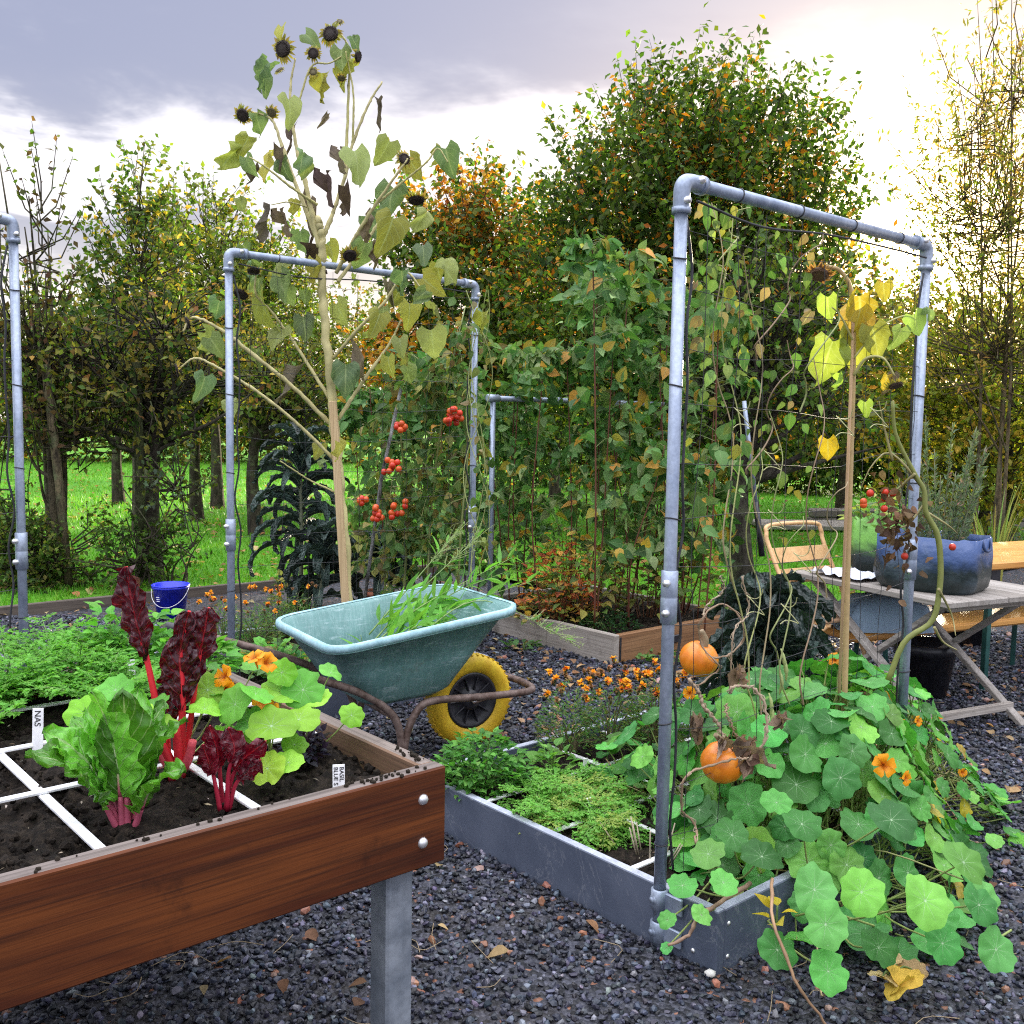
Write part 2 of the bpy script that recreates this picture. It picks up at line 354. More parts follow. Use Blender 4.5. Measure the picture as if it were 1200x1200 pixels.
def disc_leaf(seed, n=40, lob=8):
    r_ = np.random.default_rng(seed); V = [(0, 0, -.05)]; U_ = [(0, 0)]; ph = r_.uniform(0, 6)
    sk = r_.uniform(.86, 1.1); nib = r_.uniform(0, 6.28); nw_ = r_.choice([0, 0, .12, .2])
    for q, ring in enumerate((.45, .82, 1.)):
        for j in range(n):
            a = 2 * math.pi * j / n; rr = ring * (1 + (.055 * math.cos(lob * a + ph) + .035 * math.cos(5 * a + 2 * ph)) * ring ** 2 + .06 * math.sin(2 * a + ph) - nw_ * ring ** 3 * math.exp(-((a - nib) / .22) ** 2) + .012 * r_.normal() * ring)
            z = .10 * ring * ring - .20 * max(0, ring - .7) / .3 * (.5 + .5 * math.sin(2 * a + ph)) + .10 * ring * math.sin(2 * a + ph * 2) + .04 * ring * math.cos(lob * a + ph)
            V.append((rr * math.cos(a), rr * sk * math.sin(a), z)); U_.append((ring * math.cos(a), ring * math.sin(a)))
    f3 = np.array([(0, 1 + j, 1 + (j + 1) % n) for j in range(n)])
    f4 = np.array([(1 + r * n + j, 1 + (r + 1) * n + j, 1 + (r + 1) * n + (j + 1) % n, 1 + r * n + (j + 1) % n) for r in range(2) for j in range(n)])
    return np.array(V), [f3, f4], np.array(U_)
T_DISCS = [disc_leaf(i) for i in range(12)]
def ico():
    p = (1 + 5 ** .5) / 2
    v = np.array([(-1, p, 0), (1, p, 0), (-1, -p, 0), (1, -p, 0), (0, -1, p), (0, 1, p), (0, -1, -p), (0, 1, -p), (p, 0, -1), (p, 0, 1), (-p, 0, -1), (-p, 0, 1)], float)
    f = np.array([(0, 11, 5), (0, 5, 1), (0, 1, 7), (0, 7, 10), (0, 10, 11), (1, 5, 9), (5, 11, 4), (11, 10, 2), (10, 7, 6), (7, 1, 8), (3, 9, 4), (3, 4, 2), (3, 2, 6), (3, 6, 8), (3, 8, 9), (4, 9, 5), (2, 4, 11), (6, 2, 10), (8, 6, 7), (9, 8, 1)])
    return norm(v), f, np.zeros((12, 2))
T_ICO = ico()
def pal(n, *cols, var=.18, p=None, rg=None):
    rg = rg or RG; cols = np.array(cols); i = rg.choice(len(cols), n, p=p); c = cols[i] * (1 + rg.normal(0, var, (n, 1))) * (1 + rg.normal(0, var * .35, (n, 3)))
    return np.clip(c, .004, .9)
def rdir(n, rg=None): return norm((rg or RG).normal(0, 1, (n, 3)))
def curve(pts, n=12):
    p = np.asarray(pts, float); m = len(p)
    if m == 2: return p[0] + (p[1] - p[0]) * np.linspace(0, 1, n)[:, None]
    q = np.concatenate([[2 * p[0] - p[1]], p, [2 * p[-1] - p[-2]]]); out = []
    for x in np.linspace(0, m - 1.0001, n):
        i = int(x); t = x - i; a, b, c, d = q[i:i + 4]
        out.append(.5 * (2 * b + (c - a) * t + (2 * a - 5 * b + 4 * c - d) * t * t + (3 * b - a - 3 * c + d) * t ** 3))
    return np.array(out)

# ------------------------------------------------------------------ material set
MT = {}
def mk_ground():
    t = NT('gravel_bed'); o = t.obj(); v = t.n('ShaderNodeTexVoronoi'); t.l(o, v.inputs[0]); v.inputs['Scale'].default_value = 62.
    sp = t.n('ShaderNodeSeparateColor'); t.l(v.outputs['Color'], sp.inputs[0])
    c = t.mix(t.ramp(sp.outputs[0], .1, .95), (.010, .011, .015), (.065, .068, .09)); c = t.mix(t.ramp(sp.outputs[1], .965, .97), c, (.22, .10, .06))
    d = t.noise(o, 1.6, 5); c = t.mix(t.math('MULTIPLY', t.ramp(d, .45, .7), .35), c, (.07, .055, .04))
    t.bsdf(c, .6, 0, t.bump(t.math('SUBTRACT', 1., v.outputs['Distance']), .9, .02), .4); return t.m
MT['ground'] = mk_ground()
MT['stone'] = colmat('basalt_chips', .45, 90., .4, .3, spec=.4)
def mk_lawn():
    t = NT('lawn'); o = t.obj(); a = t.noise(o, .5, 5); b = t.noise(o, 40, 5, .7)
    c = t.mix(t.ramp(a, .3, .7), (.06, .21, .010), (.11, .29, .02)); c = t.mix(t.math('MULTIPLY', t.ramp(b, .45, .7), .5), c, (.03, .08, .01))
    t.bsdf(c, .8, 0, t.bump(b, .5, .02), .2); return t.m
MT['lawn'] = mk_lawn()
MT['grass'] = leafmat('grass_blade', None, .35, .5, .3, 3., .3)
MT['planterwood'] = woodmat('oiled_hardwood', (.050, .011, .004), (.155, .044, .010), (.014, .005, .003), 0, 1., .55, 1.1, .22, .6, .35)
MT['planterwood_y'] = woodmat('oiled_hardwood_side', (.13, .075, .045), (.22, .13, .08), (.05, .03, .02), 1, 1., .6)
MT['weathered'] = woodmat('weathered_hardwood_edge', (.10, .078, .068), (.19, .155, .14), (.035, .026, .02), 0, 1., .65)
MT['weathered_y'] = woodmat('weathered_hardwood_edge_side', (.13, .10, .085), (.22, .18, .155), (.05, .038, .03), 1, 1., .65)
def mk_slate():
    t = NT('slate_grey_board'); o = t.obj(); a = t.noise(o, 5, 6, .65); b = t.noise(o, 70, 5, .7); cl = t.noise(o, 1.7, 8, .62, dist=1.2)
    c = t.mix(t.ramp(a, .3, .7), (.060, .075, .112), (.092, .110, .155)); c = t.mix(t.math('MULTIPLY', t.ramp(t.math('ABSOLUTE', t.math('SUBTRACT', cl, .5)), .006, .0), .45), c, (.22, .235, .27))
    c = t.mix(t.math('MULTIPLY', t.ramp(b, .55, .8), .5), c, (.15, .17, .21)); t.bsdf(c, .5, 0, t.bump(b, .12, .002), .45); return t.m
MT['slate'] = mk_slate()
MT['slate_edge'] = plainmat('slate_board_edge', (.20, .22, .27), (.30, .32, .38), .6, 0, 9, .1)
MT['steel'] = plainmat('galvanised_steel', (.17, .205, .275), (.27, .31, .385), .42, .45, 14, .06, .5, 90, (1, 1, .35))
MT['steel_dark'] = plainmat('worn_steel_profile', (.16, .185, .22), (.30, .33, .37), .45, .5, 5, .06, .5, 50)
MT['bolt'] = plainmat('zinc_bolt', (.55, .56, .58), (.72, .72, .74), .35, .8, 30)
MT['black'] = plainmat('black_cord', (.010, .010, .013), (.02, .02, .024), .55, 0, 30)
MT['soil'] = (lambda t: (t.bsdf(t.mix(t.ramp(t.noise(t.obj(), 55, 6, .7), .4, .72), (.010, .007, .005), (.05, .036, .025)), .9, 0, t.bump(t.noise(t.obj(), 80, 6, .7), 1., .02), .2), t.m)[1])(NT('potting_soil'))
MT['crumb'] = colmat('soil_crumb', .9, 60, .4, .3, spec=.2)
MT['white'] = plainmat('white_plastic', (.62, .62, .66), (.78, .78, .80), .4, 0, 20)
MT['ink'] = plainmat('black_ink', (.01, .01, .01), (.015, .015, .015), .6)
def mk_teal():
    t = NT('scuffed_teal_plastic'); o = t.obj(); a = t.noise(o, 5, 6, .7); s1 = t.noise(o, 9, 8, .75, (1, 1, 6), .8); b = t.noise(o, 140, 3); s2 = t.noise(o, 2.5, 10, .8, (7, 1, 1), 1.5)
    c = t.mix(t.ramp(a, .3, .7), (.085, .19, .18), (.135, .27, .26)); c = t.mix(t.math('MULTIPLY', t.ramp(s1, .54, .66), .7), c, (.34, .46, .47)); c = t.mix(t.math('MULTIPLY', t.ramp(t.noise(o, 4.3, 9, .8), .56, .68), .45), c, (.085, .075, .055))
    c = t.mix(t.math('MULTIPLY', t.ramp(t.noise(o, 3.1, 7, .75), .55, .7), .4), c, (.08, .12, .11)); c = t.mix(t.math('MULTIPLY', t.ramp(t.math('ABSOLUTE', t.math('SUBTRACT', s2, .5)), .012, .0), .5), c, (.42, .55, .56)); t.bsdf(c, t.math('ADD', .38, t.math('MULTIPLY', a, .25)), 0, t.bump(b, .15, .002), .4); return t.m
MT['teal'] = mk_teal()
MT['teal_rim'] = plainmat('pale_teal_rim', (.20, .36, .40), (.30, .46, .52), .45, 0, 12)
MT['rust'] = plainmat('rusty_tube', (.075, .045, .035), (.16, .115, .10), .6, .25, 22, .15)
MT['yellow'] = plainmat('yellow_rubber', (.50, .31, .012), (.60, .385, .018), .6, 0, 14, .1)
MT['blackplastic'] = plainmat('black_plastic', (.012, .012, .016), (.022, .022, .028), .4, 0, 20)
MT['blue'] = plainmat('blue_plastic', (.012, .02, .42), (.016, .03, .55), .35, 0, 8, .02)
MT['greyplank'] = woodmat('weathered_plank', (.30, .265, .23), (.44, .40, .36), (.12, .10, .085), 1, 1., .75, 1., .2, .5, .5)
MT['greyplank_x'] = woodmat('weathered_plank_x', (.26, .235, .21), (.40, .37, .34), (.12, .10, .085), 0, 1., .75, 1., .2, .5, .5)
MT['tanplank'] = woodmat('tan_plank', (.24, .12, .055), (.34, .19, .095), (.08, .04, .02), 0, 1., .65, 1., .3, .4)
MT['edging'] = woodmat('edging_board', (.075, .06, .05), (.13, .105, .085), (.03, .025, .02), 0, 1., .8)
MT['orangewood'] = woodmat('orange_varnish', (.55, .25, .055), (.70, .36, .10), (.30, .12, .03), 0, 1., .4)
MT['greenmetal'] = plainmat('green_enamel', (.012, .055, .05), (.02, .08, .07), .4, .2)
MT['tanmetal'] = plainmat('tan_enamel', (.46, .27, .12), (.55, .33, .16), .4, 0, 10, .02)
MT['seatwood'] = woodmat('seat_slat', (.36, .22, .13), (.48, .31, .19), (.2, .11, .06), 0, 1., .6)
MT['bamboo'] = woodmat('cane', (.40, .26, .14), (.52, .36, .20), (.22, .13, .06), 2, 1., .6)
MT['stakewood'] = woodmat('stake', (.50, .36, .19), (.62, .46, .27), (.28, .18, .09), 2, 1., .7)
def mk_bag():
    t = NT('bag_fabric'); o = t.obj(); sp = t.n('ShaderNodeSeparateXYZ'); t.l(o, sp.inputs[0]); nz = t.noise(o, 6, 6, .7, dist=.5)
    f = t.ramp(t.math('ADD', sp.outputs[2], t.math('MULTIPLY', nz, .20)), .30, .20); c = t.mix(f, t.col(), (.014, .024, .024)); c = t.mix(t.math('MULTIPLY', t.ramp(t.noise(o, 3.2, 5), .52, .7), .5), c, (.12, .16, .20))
    t.bsdf(c, .38, 0, t.bump(t.noise(o, 7, 5), .8, .03), .4); return t.m
MT['bluebag'] = mk_bag()
MT['paint'] = colmat('painted_or_natural', .6, 14, .2, .15)
MT['terracotta'] = plainmat('terracotta', (.22, .07, .035), (.32, .12, .07), .8, 0, 10)
MT['bark'] = (lambda t: (t.bsdf(t.mix(t.ramp(t.noise(t.obj(), 6, 6, .7), .5, .68), t.mix(t.ramp(t.noise(t.obj(), 18, 6, .75, (1, 1, .3)), .3, .7), t.col(), (.02, .016, .012)), (.13, .15, .075)), .9, 0, t.bump(t.noise(t.obj(), 28, 6, .75, (1, 1, .4)), 1., .03), .2), t.m)[1])(NT('lichen_bark'))
MT['stem'] = colmat('plant_stem', .55, 40, .3, .15)
MT['leaf'] = leafmat('leaf', None, .40, .55, .18, 30, .25)
MT['treeleaf'] = leafmat('tree_leaf', None, .45, .55, .15, 1.2, .25, tr_tint=(1.5, 1.65, .65))
MT['veined'] = leafmat('veined_leaf', 'pinnate', .35, .5, .2, 25, .3, .4, (.28, .36, .16), .4)
MT['nast'] = leafmat('round_leaf', 'radial', .30, .50, .20, 28, .32, .45, (.42, .58, .36), .8, (1.3, 1.6, .6))
MT['chard'] = leafmat('chard_leaf', 'pinnate', .30, .32, .5, 30, .3, .6, (.34, .44, .22), .65, blister=55, nv=7)
MT['redchard'] = leafmat('red_chard_leaf', 'pinnate', .26, .27, .6, 30, .3, .6, (.30, .02, .03), .7, tr_tint=(2.6, .5, .6), blister=60, nv=8)
MT['kale'] = leafmat('kale_leaf', None, .08, .45, .45, 60, .5, 1., blister=75)
MT['sunleaf'] = leafmat('sunflower_leaf', 'pinnate', .40, .65, .2, 14, .4, .4, (.42, .48, .26), .45, nv=5)
MT['petal'] = leafmat('petal', None, .40, .5, .3, 60, .15, tr_tint=(1.3, 1.2, .6))
MT['dry'] = leafmat('dry_leaf', None, .28, .8, .1, 40, .5, .5)
MT['pumpkin'] = (lambda t: (t.bsdf(t.mix(t.ramp(t.noise(t.obj(), 22, 4), .4, .7), (.62, .17, .008), (.78, .27, .02)), .35, 0, t.bump(t.noise(t.obj(), 90, 3), .1, .003), .5), t.m)[1])(NT('pumpkin_skin'))
MT['tomato'] = colmat('tomato_skin', .25, 20, .15, .0, spec=.5)
MT['water'] = plainmat('pond_water', (.012, .016, .02), (.02, .026, .03), .2, 0, 2, .1)

# ------------------------------------------------------------------ ground, gravel, lawn
def sheet(pts, z): return MB().add([(p[0], p[1], z) for p in pts], [list(range(len(pts)))], smooth=False)
sheet([(-150, -30), (150, -30), (150, 260), (-150, 260)], 0.).build('ground', MT['ground'], kind='structure')
LAWN = [UV(-40, 7.98), UV(6.1, 7.98), UV(6.1, 4.5), UV(12.5, 4.5), UV(14.5, 2.0), UV(60, 2.0), UV(60, 120), UV(-40, 120)]
sheet(LAWN, .035).build('lawn', MT['lawn'], kind='structure')
def in_lawn(p):
    u, v = p[:, :2] @ UD[:2], p[:, :2] @ VD[:2]
    return ((v > 8.0) | ((u > 6.12) & (v > 4.52)))
def stones():
    b = MB(); N = 90000; y = 1.15 + (RG.random(N) ** .62) * 6.2; x = (RG.random(N) * 2 - 1) * (.6 * y + .25)
    p = np.stack([x, y, np.zeros(N)], 1); p = p[~in_lawn(p)]; n = len(p); far = p[:, 1]
    s = RG.uniform(.0042, .0088, n) * (1 + .10 * far); p[:, 2] = s * RG.uniform(.15, 1.1, n)
    c = pal(n, (.026, .029, .045), (.009, .010, .014), (.062, .068, .10), (.16, .165, .20), var=.22, p=[.48, .27, .18, .07])
    red = RG.random(n) < .008; c[red] = pal(red.sum(), (.30, .12, .075), (.34, .22, .17), (.22, .10, .06)); s[red] *= 1.5
    V = T_ICO[0] * (1 + RG.uniform(-.22, .22, (12, 1)))
    for q in range(5):
        m = np.arange(n) % 5 == q; V = T_ICO[0] * (1 + RG.uniform(-.3, .25, (12, 1)))
        sc = s[m][:, None] * np.stack([RG.uniform(.9, 1.6, m.sum()), RG.uniform(.7, 1.2, m.sum()), RG.uniform(.55, .95, m.sum())], 1)
        X = rdir(m.sum()); X[:, 2] *= .35; Nn = rdir(m.sum()) * .45 + np.array([0, 0, 1.])
        b.batch((V, T_ICO[1], T_ICO[2]), p[m], X, Nn, sc, c[m], smooth=False)
    b.build('gravel', MT['stone'], kind='stuff')
stones()
def grass():
    b = MB(); N = 130000; y = 7.2 * np.exp(RG.random(N) * math.log(34 / 7.2)); x = (RG.random(N) * 2 - 1) * (.6 * y + .3); p = np.stack([x, y, np.full(N, .03)], 1); p = p[in_lawn(p)]
    n = len(p); h = RG.uniform(.03, .075, n) * (.8 + p[:, 1] * .03); a = RG.uniform(0, 6.28, n)
    T = (np.array([(0, -.10, 0), (0, .10, 0), (1, 0, 0)], float) * np.array([1, 1, 1]), np.array([(0, 1, 2)]), np.zeros((3, 2)))
    X = np.stack([np.cos(a) * .5, np.sin(a) * .5, np.ones(n)], 1); Nn = rdir(n)
    b.batch(T, p, X, Nn, h, pal(n, (.075, .27, .012), (.12, .34, .02), (.16, .33, .03), var=.15)); b.build('grass', MT['grass'], kind='stuff')
grass()
def litter():
    b = MB()
    def put(p, s, c, lift=.01):
        n = len(p); p = p.copy(); p[:, 2] += lift; X = rdir(n); X[:, 2] *= .2; Nn = rdir(n) * .35 + np.array([0, 0, 1.]); b.batch(T_OVATE, p, X, Nn, s, c)
    N = 2600; y = 8 + RG.random(N) ** 1.1 * 18; x = (RG.random(N) * 2 - 1) * .6 * y; p = np.stack([x, y, np.full(N, .05)], 1); p = p[in_lawn(p)]
    put(p, RG.uniform(.05, .11, len(p)), pal(len(p), (.42, .27, .10), (.30, .15, .06), (.45, .36, .16), (.2, .12, .06)), .02)
    N = 1100; y = 2.2 + RG.random(N) ** .7 * 7; x = (RG.random(N) * 2 - 1) * .6 * y; p = np.stack([x, y, np.full(N, .012)], 1); p = p[~in_lawn(p) & ((p[:, 1] > 3.8) | (RG.random(N) < .35))]
    put(p, RG.uniform(.025, .065, len(p)), pal(len(p), (.30, .19, .10), (.22, .12, .07), (.36, .27, .14), (.14, .08, .05)))
    N = 500; c = UV(5.0, 3.8); p = c + np.stack([RG.normal(0, 1.0, N), RG.normal(0, 1.0, N), np.full(N, .012)], 1); p = p[~in_lawn(p)]
    put(p, RG.uniform(.03, .07, len(p)), pal(len(p), (.36, .22, .11), (.25, .14, .08), (.42, .30, .16)))
    for q in range(170):
        y = RG.uniform(1.9, 6); c = np.array([RG.uniform(-.55, .55) * y, y, .014]); a = RG.uniform(0, 6.28); L = RG.uniform(.05, .16)
        d = np.array([math.cos(a), math.sin(a), 0]) * L; s = np.array([-d[1], d[0], 0]) * RG.uniform(-.5, .5)
        b.tube(curve([c, c + d * .5 + s, c + d], 6), .0013, 4, (.34, .27, .18), cap=False)
    b.build('fallen_leaves', MT['dry'], kind='stuff')
litter()
# edging board of the lawn
e = thing('lawn_edging', 'low weathered timber edging along the lawn behind the blue bucket', 'edging', UV(-.6, 7.93), RZ)
b = MB()
for k in range(3): b.box((k * 2.21, 0, -.02), (k * 2.21 + 2.2, .045, .075 + .006 * (k % 2)), bev=.006)
b.build('board', MT['edging'], e)

# ------------------------------------------------------------------ trees
def make_tree(name, label, base, blobs, leaf=(.08, .12), cols=((.05, .09, .02),), p=None, twigs=900, lpt=14, twig=.55, trunk_r=.12, trunk_h=None, template=None,
              autumn=None, autamt=.12, droop=0., upright=.5, hole=.45, cat='tree', group=None, trunk_col=(.10, .08, .06), lean=(0, 0), ntw=.35, stems=1, limbs=26, seed=0, flow=1.):
    rg = np.random.default_rng(seed + 11); t = thing(name, label, cat, base, 0, group); base = np.asarray(base, float)
    bl = np.array(blobs, float); vol = bl[:, 3] * bl[:, 4] * bl[:, 5]; bi = rg.choice(len(bl), twigs * 3, p=vol / vol.sum())
    d = rdir(len(bi), rg); r = rg.random(len(bi)) ** .42; q = bl[bi]; A = q[:, :3] + d * r[:, None] * q[:, 3:6]
    fr = rg.uniform(1.2, 2.4, (5, 3)) * flow; ph = rg.uniform(0, 6.28, 5); nz = sum(np.sin(A @ fr[k] * 2.1 + ph[k]) for k in range(5)) / 5
    keep = (nz > -hole + rg.random(len(A)) * .35 - .2) & (A[:, 2] > .05); A = A[keep][:twigs]; d = d[keep][:twigs]; nz = nz[keep][:twigs]; n = len(A)
    dirs = norm(d * .8 + np.array([0, 0, upright]) + rg.normal(0, .38, (n, 3))); Lt = twig * rg.uniform(.55, 1.25, n)
    m = lpt; tt = np.linspace(.12, 1, m)[None, :] + rg.uniform(-.05, .05, (n, m)); P = A[:, None] + dirs[:, None] * (Lt[:, None] * tt)[..., None]
    P[..., 2] -= droop * (tt * Lt[:, None]) ** 2; P = P + rg.normal(0, .035 * twig, P.shape); P = P.reshape(-1, 3); k = len(P)
    X = norm(np.repeat(dirs, m, 0) * .5 + rdir(k, rg) * .9 + np.array([0, 0, -.35])); Nn = rdir(k, rg) * .8 + np.array([0, 0, .7]) + np.repeat(d, m, 0) * .3
    c = pal(k, *cols, var=.22, p=p, rg=rg); tint = np.repeat(1 + .30 * nz + rg.normal(0, .14, n), m); c *= tint[:, None]
    if autumn is not None:
        ap = np.clip(autamt * (1 + 2.2 * np.sin(A @ fr[0] * .9 + ph[1]) + .8 * np.sin(A @ fr[2] * 1.3 + ph[3])), .01, .95); au = rg.random(k) < np.repeat(ap, m); c[au] = pal(int(au.sum()), *autumn, var=.2, rg=rg)
    T = template or T_SIMPLE; cb = MB(); cb.batch(T, P, X, Nn, rg.uniform(*leaf, k), np.clip(c, .003, .8))
    wb = MB(); top = bl[:, 2].max(); th = trunk_h or top * .75; axis = []
    for sidx in range(stems):
        off = np.array([rg.normal(0, .12), rg.normal(0, .12), 0]) * (stems > 1); tp = bl[np.argmax(bl[:, 2]), :3].copy() if stems == 1 else bl[rg.integers(len(bl)), :3] + rg.normal(0, .25, 3); tp[2] = th * rg.uniform(.85, 1.1)
        b0 = base + off; path = curve([b0 - np.array([0, 0, .1]), b0 + np.array([lean[0] * .4 + rg.normal(0, .04), lean[1] * .4, th * .35]), (b0 + tp) / 2 * np.array([1, 1, 0]) + np.array([0, 0, th * .65]), tp], 16)
        rr = trunk_r * (1 - .85 * np.linspace(0, 1, 16)) + .3 * trunk_r * np.exp(-np.linspace(0, 9, 16)); wb.tube(path, rr, 9, trunk_col); axis.append((path, rr))
    for q in range(min(limbs, n)):
        i = rg.integers(n); path, rr = axis[rg.integers(stems)]; zf = np.clip((A[i, 2] * .72 - base[2]) / th, .12, .92); s = path[int(zf * 15)]; r0 = rr[int(zf * 15)] * .55 + .004
        mid = (s * .5 + A[i] * .5) + np.array([0, 0, -.08]) + rg.normal(0, .08, 3); wb.tube(curve([s, mid, A[i] + dirs[i] * Lt[i] * .8], 9), np.linspace(r0, .005, 9), 5, trunk_col, cap=False)
    nt_ = int(n * ntw)
    for i in rg.choice(n, nt_, replace=False):
        s = A[i] - d[i] * twig * .7 * np.array([1, 1, .6]) - np.array([0, 0, .2 * twig]); wb.tube([s, A[i], A[i] + dirs[i] * Lt[i] * .55 - np.array([0, 0, droop * (Lt[i] * .5) ** 2]), A[i] + dirs[i] * Lt[i] - np.array([0, 0, droop * Lt[i] ** 2])], (.009, .007, .005, .002), 3, trunk_col, cap=False)
    wb.build('trunk', MT['bark'], t, True); cb.build('crown', MT['treeleaf'], t, True); return t
def blob(px, py, y, rx, rz, ry=None):       # centre seen at a pixel at distance y; radii in photo pixels
    c = D(px, py, y); k = y / F_PX; return (*c, rx * k, (ry or rx) * k, rz * k)
DG, MG, YG, OL, OC = (.040, .078, .016), (.080, .135, .025), (.16, .20, .03), (.125, .135, .030), (.19, .15, .035)
OR = ((.52, .20, .02), (.45, .27, .04), (.36, .13, .02))
GB = lambda px, y: np.array([D(px, 600, y)[0], y, 0.])
make_tree('broadleaf_tree', 'tallest dense green tree with orange tinged crown behind the raspberry canes', GB(800, 13), [blob(810, 292, 13, 150, 150), blob(755, 247, 13, 95, 105), blob(880, 222, 13, 85, 95), blob(825, 182, 13, 75, 70), blob(690, 372, 13, 95, 115), blob(920, 342, 13, 75, 110), blob(800, 440, 13, 180, 110), blob(680, 267, 13, 42, 52), blob(950, 247, 13, 42, 52), blob(740, 162, 13, 30, 45), blob(790, 127, 13, 24, 40), blob(860, 132, 13, 26, 40), blob(905, 162, 13, 26, 40), blob(640, 322, 13, 30, 60)],
          (.07, .12), (DG, MG, (.12, .16, .03)), [.38, .38, .24], 3300, 16, .78, .16, autumn=OR, autamt=.085, upright=.85, hole=.42, ntw=.3, flow=1.5, seed=1, limbs=40)
make_tree('broadleaf_tree', 'smaller bushy tree turning orange left of the tallest tree', GB(545, 15), [blob(545, 320, 15, 85, 110), blob(580, 290, 15, 60, 75), blob(500, 300, 15, 48, 60), blob(550, 430, 15, 115, 80), blob(625, 360, 15, 50, 95)],
          (.08, .13), (MG, OL, DG), [.4, .3, .3], 1350, 14, .55, .12, autumn=OR, autamt=.24, upright=.7, hole=.5, seed=2)
make_tree('broadleaf_tree', 'olive brown tree with open crown where the low sun breaks through', GB(985, 17), [blob(990, 445, 17, 160, 80), blob(935, 365, 17, 55, 80), blob(1050, 410, 17, 80, 75), blob(1020, 350, 17, 40, 50), blob(880, 430, 17, 70, 90), blob(985, 370, 17, 30, 40)],
          (.09, .15), (OL, (.20, .15, .03), YG), [.4, .3, .3], 760, 13, .7, .10, autumn=((.42, .25, .05), (.35, .2, .04)), autamt=.2, hole=.2, seed=3)
make_tree('broadleaf_tree', 'dim green tree filling the gap between the orange and the tallest tree', GB(650, 19), [blob(650, 380, 19, 75, 120), blob(690, 330, 19, 50, 80), blob(610, 430, 19, 60, 80)], (.09, .14), (MG, OL, DG), None, 650, 14, .65, .11, autumn=OR, autamt=.08, hole=.5, seed=7)
make_tree('slender_tree', 'tall sparse tree with thin upright twigs at the right edge', GB(1165, 11), [blob(1150, 150, 11, 50, 110), blob(1175, 260, 11, 80, 120), blob(1130, 240, 11, 60, 90), blob(1190, 90, 11, 36, 85), blob(1165, 40, 11, 20, 60), blob(1170, 400, 11, 95, 90), blob(1250, 200, 11, 60, 170)],
          (.06, .10), (YG, (.22, .20, .04), OC), [.4, .3, .3], 560, 17, .75, .022, template=T_NARROW, upright=1.5, hole=.4, ntw=.5, stems=4, limbs=14, autumn=((.4, .25, .06),), autamt=.2, trunk_col=(.22, .16, .09), seed=4, trunk_h=6.)
make_tree('leafy_shrub', 'yellow green bushy shrub glowing under the sun at the right edge', GB(1165, 13), [blob(1150, 470, 13, 110, 85), blob(1110, 430, 13, 60, 60), blob(1210, 440, 13, 80, 90), blob(1160, 550, 13, 120, 60)],
          (.07, .12), ((.24, .24, .035), (.20, .24, .03), OL), [.4, .35, .25], 950, 13, .5, .08, hole=.5, stems=3, seed=5, cat='shrub', autumn=((.45, .32, .05),), autamt=.12)
# hedge behind the lawn: dark shrubs side by side
hs = [(-70, 360, 20, 120), (60, 345, 21, 130), (190, 375, 21, 120), (300, 340, 22, 125), (415, 350, 22, 110), (640, 420, 21, 120), (760, 430, 21, 110), (870, 440, 21, 110), (985, 470, 20, 110), (1090, 480, 20, 100), (1210, 470, 19, 110)]
hl = ['ochre green hedge shrub beyond the lawn at the far left edge', 'brown green hedge shrub behind the upright post at the left', 'dark hedge shrub behind the mossy apple trunk', 'olive hedge shrub between the lawn trunks and the tall sunflower', 'dark hedge shrub behind the tall sunflower stem', 'dark hedge shrub behind the middle of the raspberry canes', 'dark hedge shrub at the foot of the tallest tree', 'dark hedge shrub behind the leaning pole', 'shaded hedge shrub behind the tan folding chair', 'shaded hedge shrub behind the blue grow bag', 'shaded hedge shrub behind the orange table']
for i, (px, top, y, w) in enumerate(hs):
    y = y * 1.5 if i < 5 else y * 1.1
    mid = (top + (535 if i < 5 else 560)) / 2; k = i
    make_tree('hedge_shrub', hl[i], GB(px, y), [blob(px, mid, y, w * .8, (560 - top) / 2, w * .5), blob(px - w * .4, mid + 30, y, w * .5, (560 - top) * .4, w * .4), blob(px + w * .45, mid + 15, y, w * .5, (560 - top) * .42, w * .4)],
              (.09, .15) if i >= 5 else (.12, .20), [(OL, MG, OC), (OL, MG, DG), (DG, OL, MG), (OL, MG, DG)][i % 4] if i < 5 else (DG, MG, OL), [.45, .35, .2], 800, 14, .8, .025, hole=.75, stems=3, limbs=10, ntw=.12, seed=20 + i, cat='shrub', group='hedge shrubs behind the lawn', autumn=((.40, .26, .06), (.3, .15, .04)), autamt=.07 if i < 5 else .04)
fh = MB(); n = 15000; P = np.stack([RG.uniform(-42, 42, n), 46 + RG.normal(0, 1.2, n), 5.2 * RG.random(n) ** .8], 1); P[:, 2] *= .75 + .25 * np.sin(P[:, 0] * .7) * np.sin(P[:, 0] * .23 + 1); fh.batch(T_SIMPLE, P, rdir(n), rdir(n) + np.array([0, -.5, .5]), RG.uniform(.25, .5, n), pal(n, DG, MG, OL)); fh.build('far_hedge', MT['treeleaf'], kind='stuff')
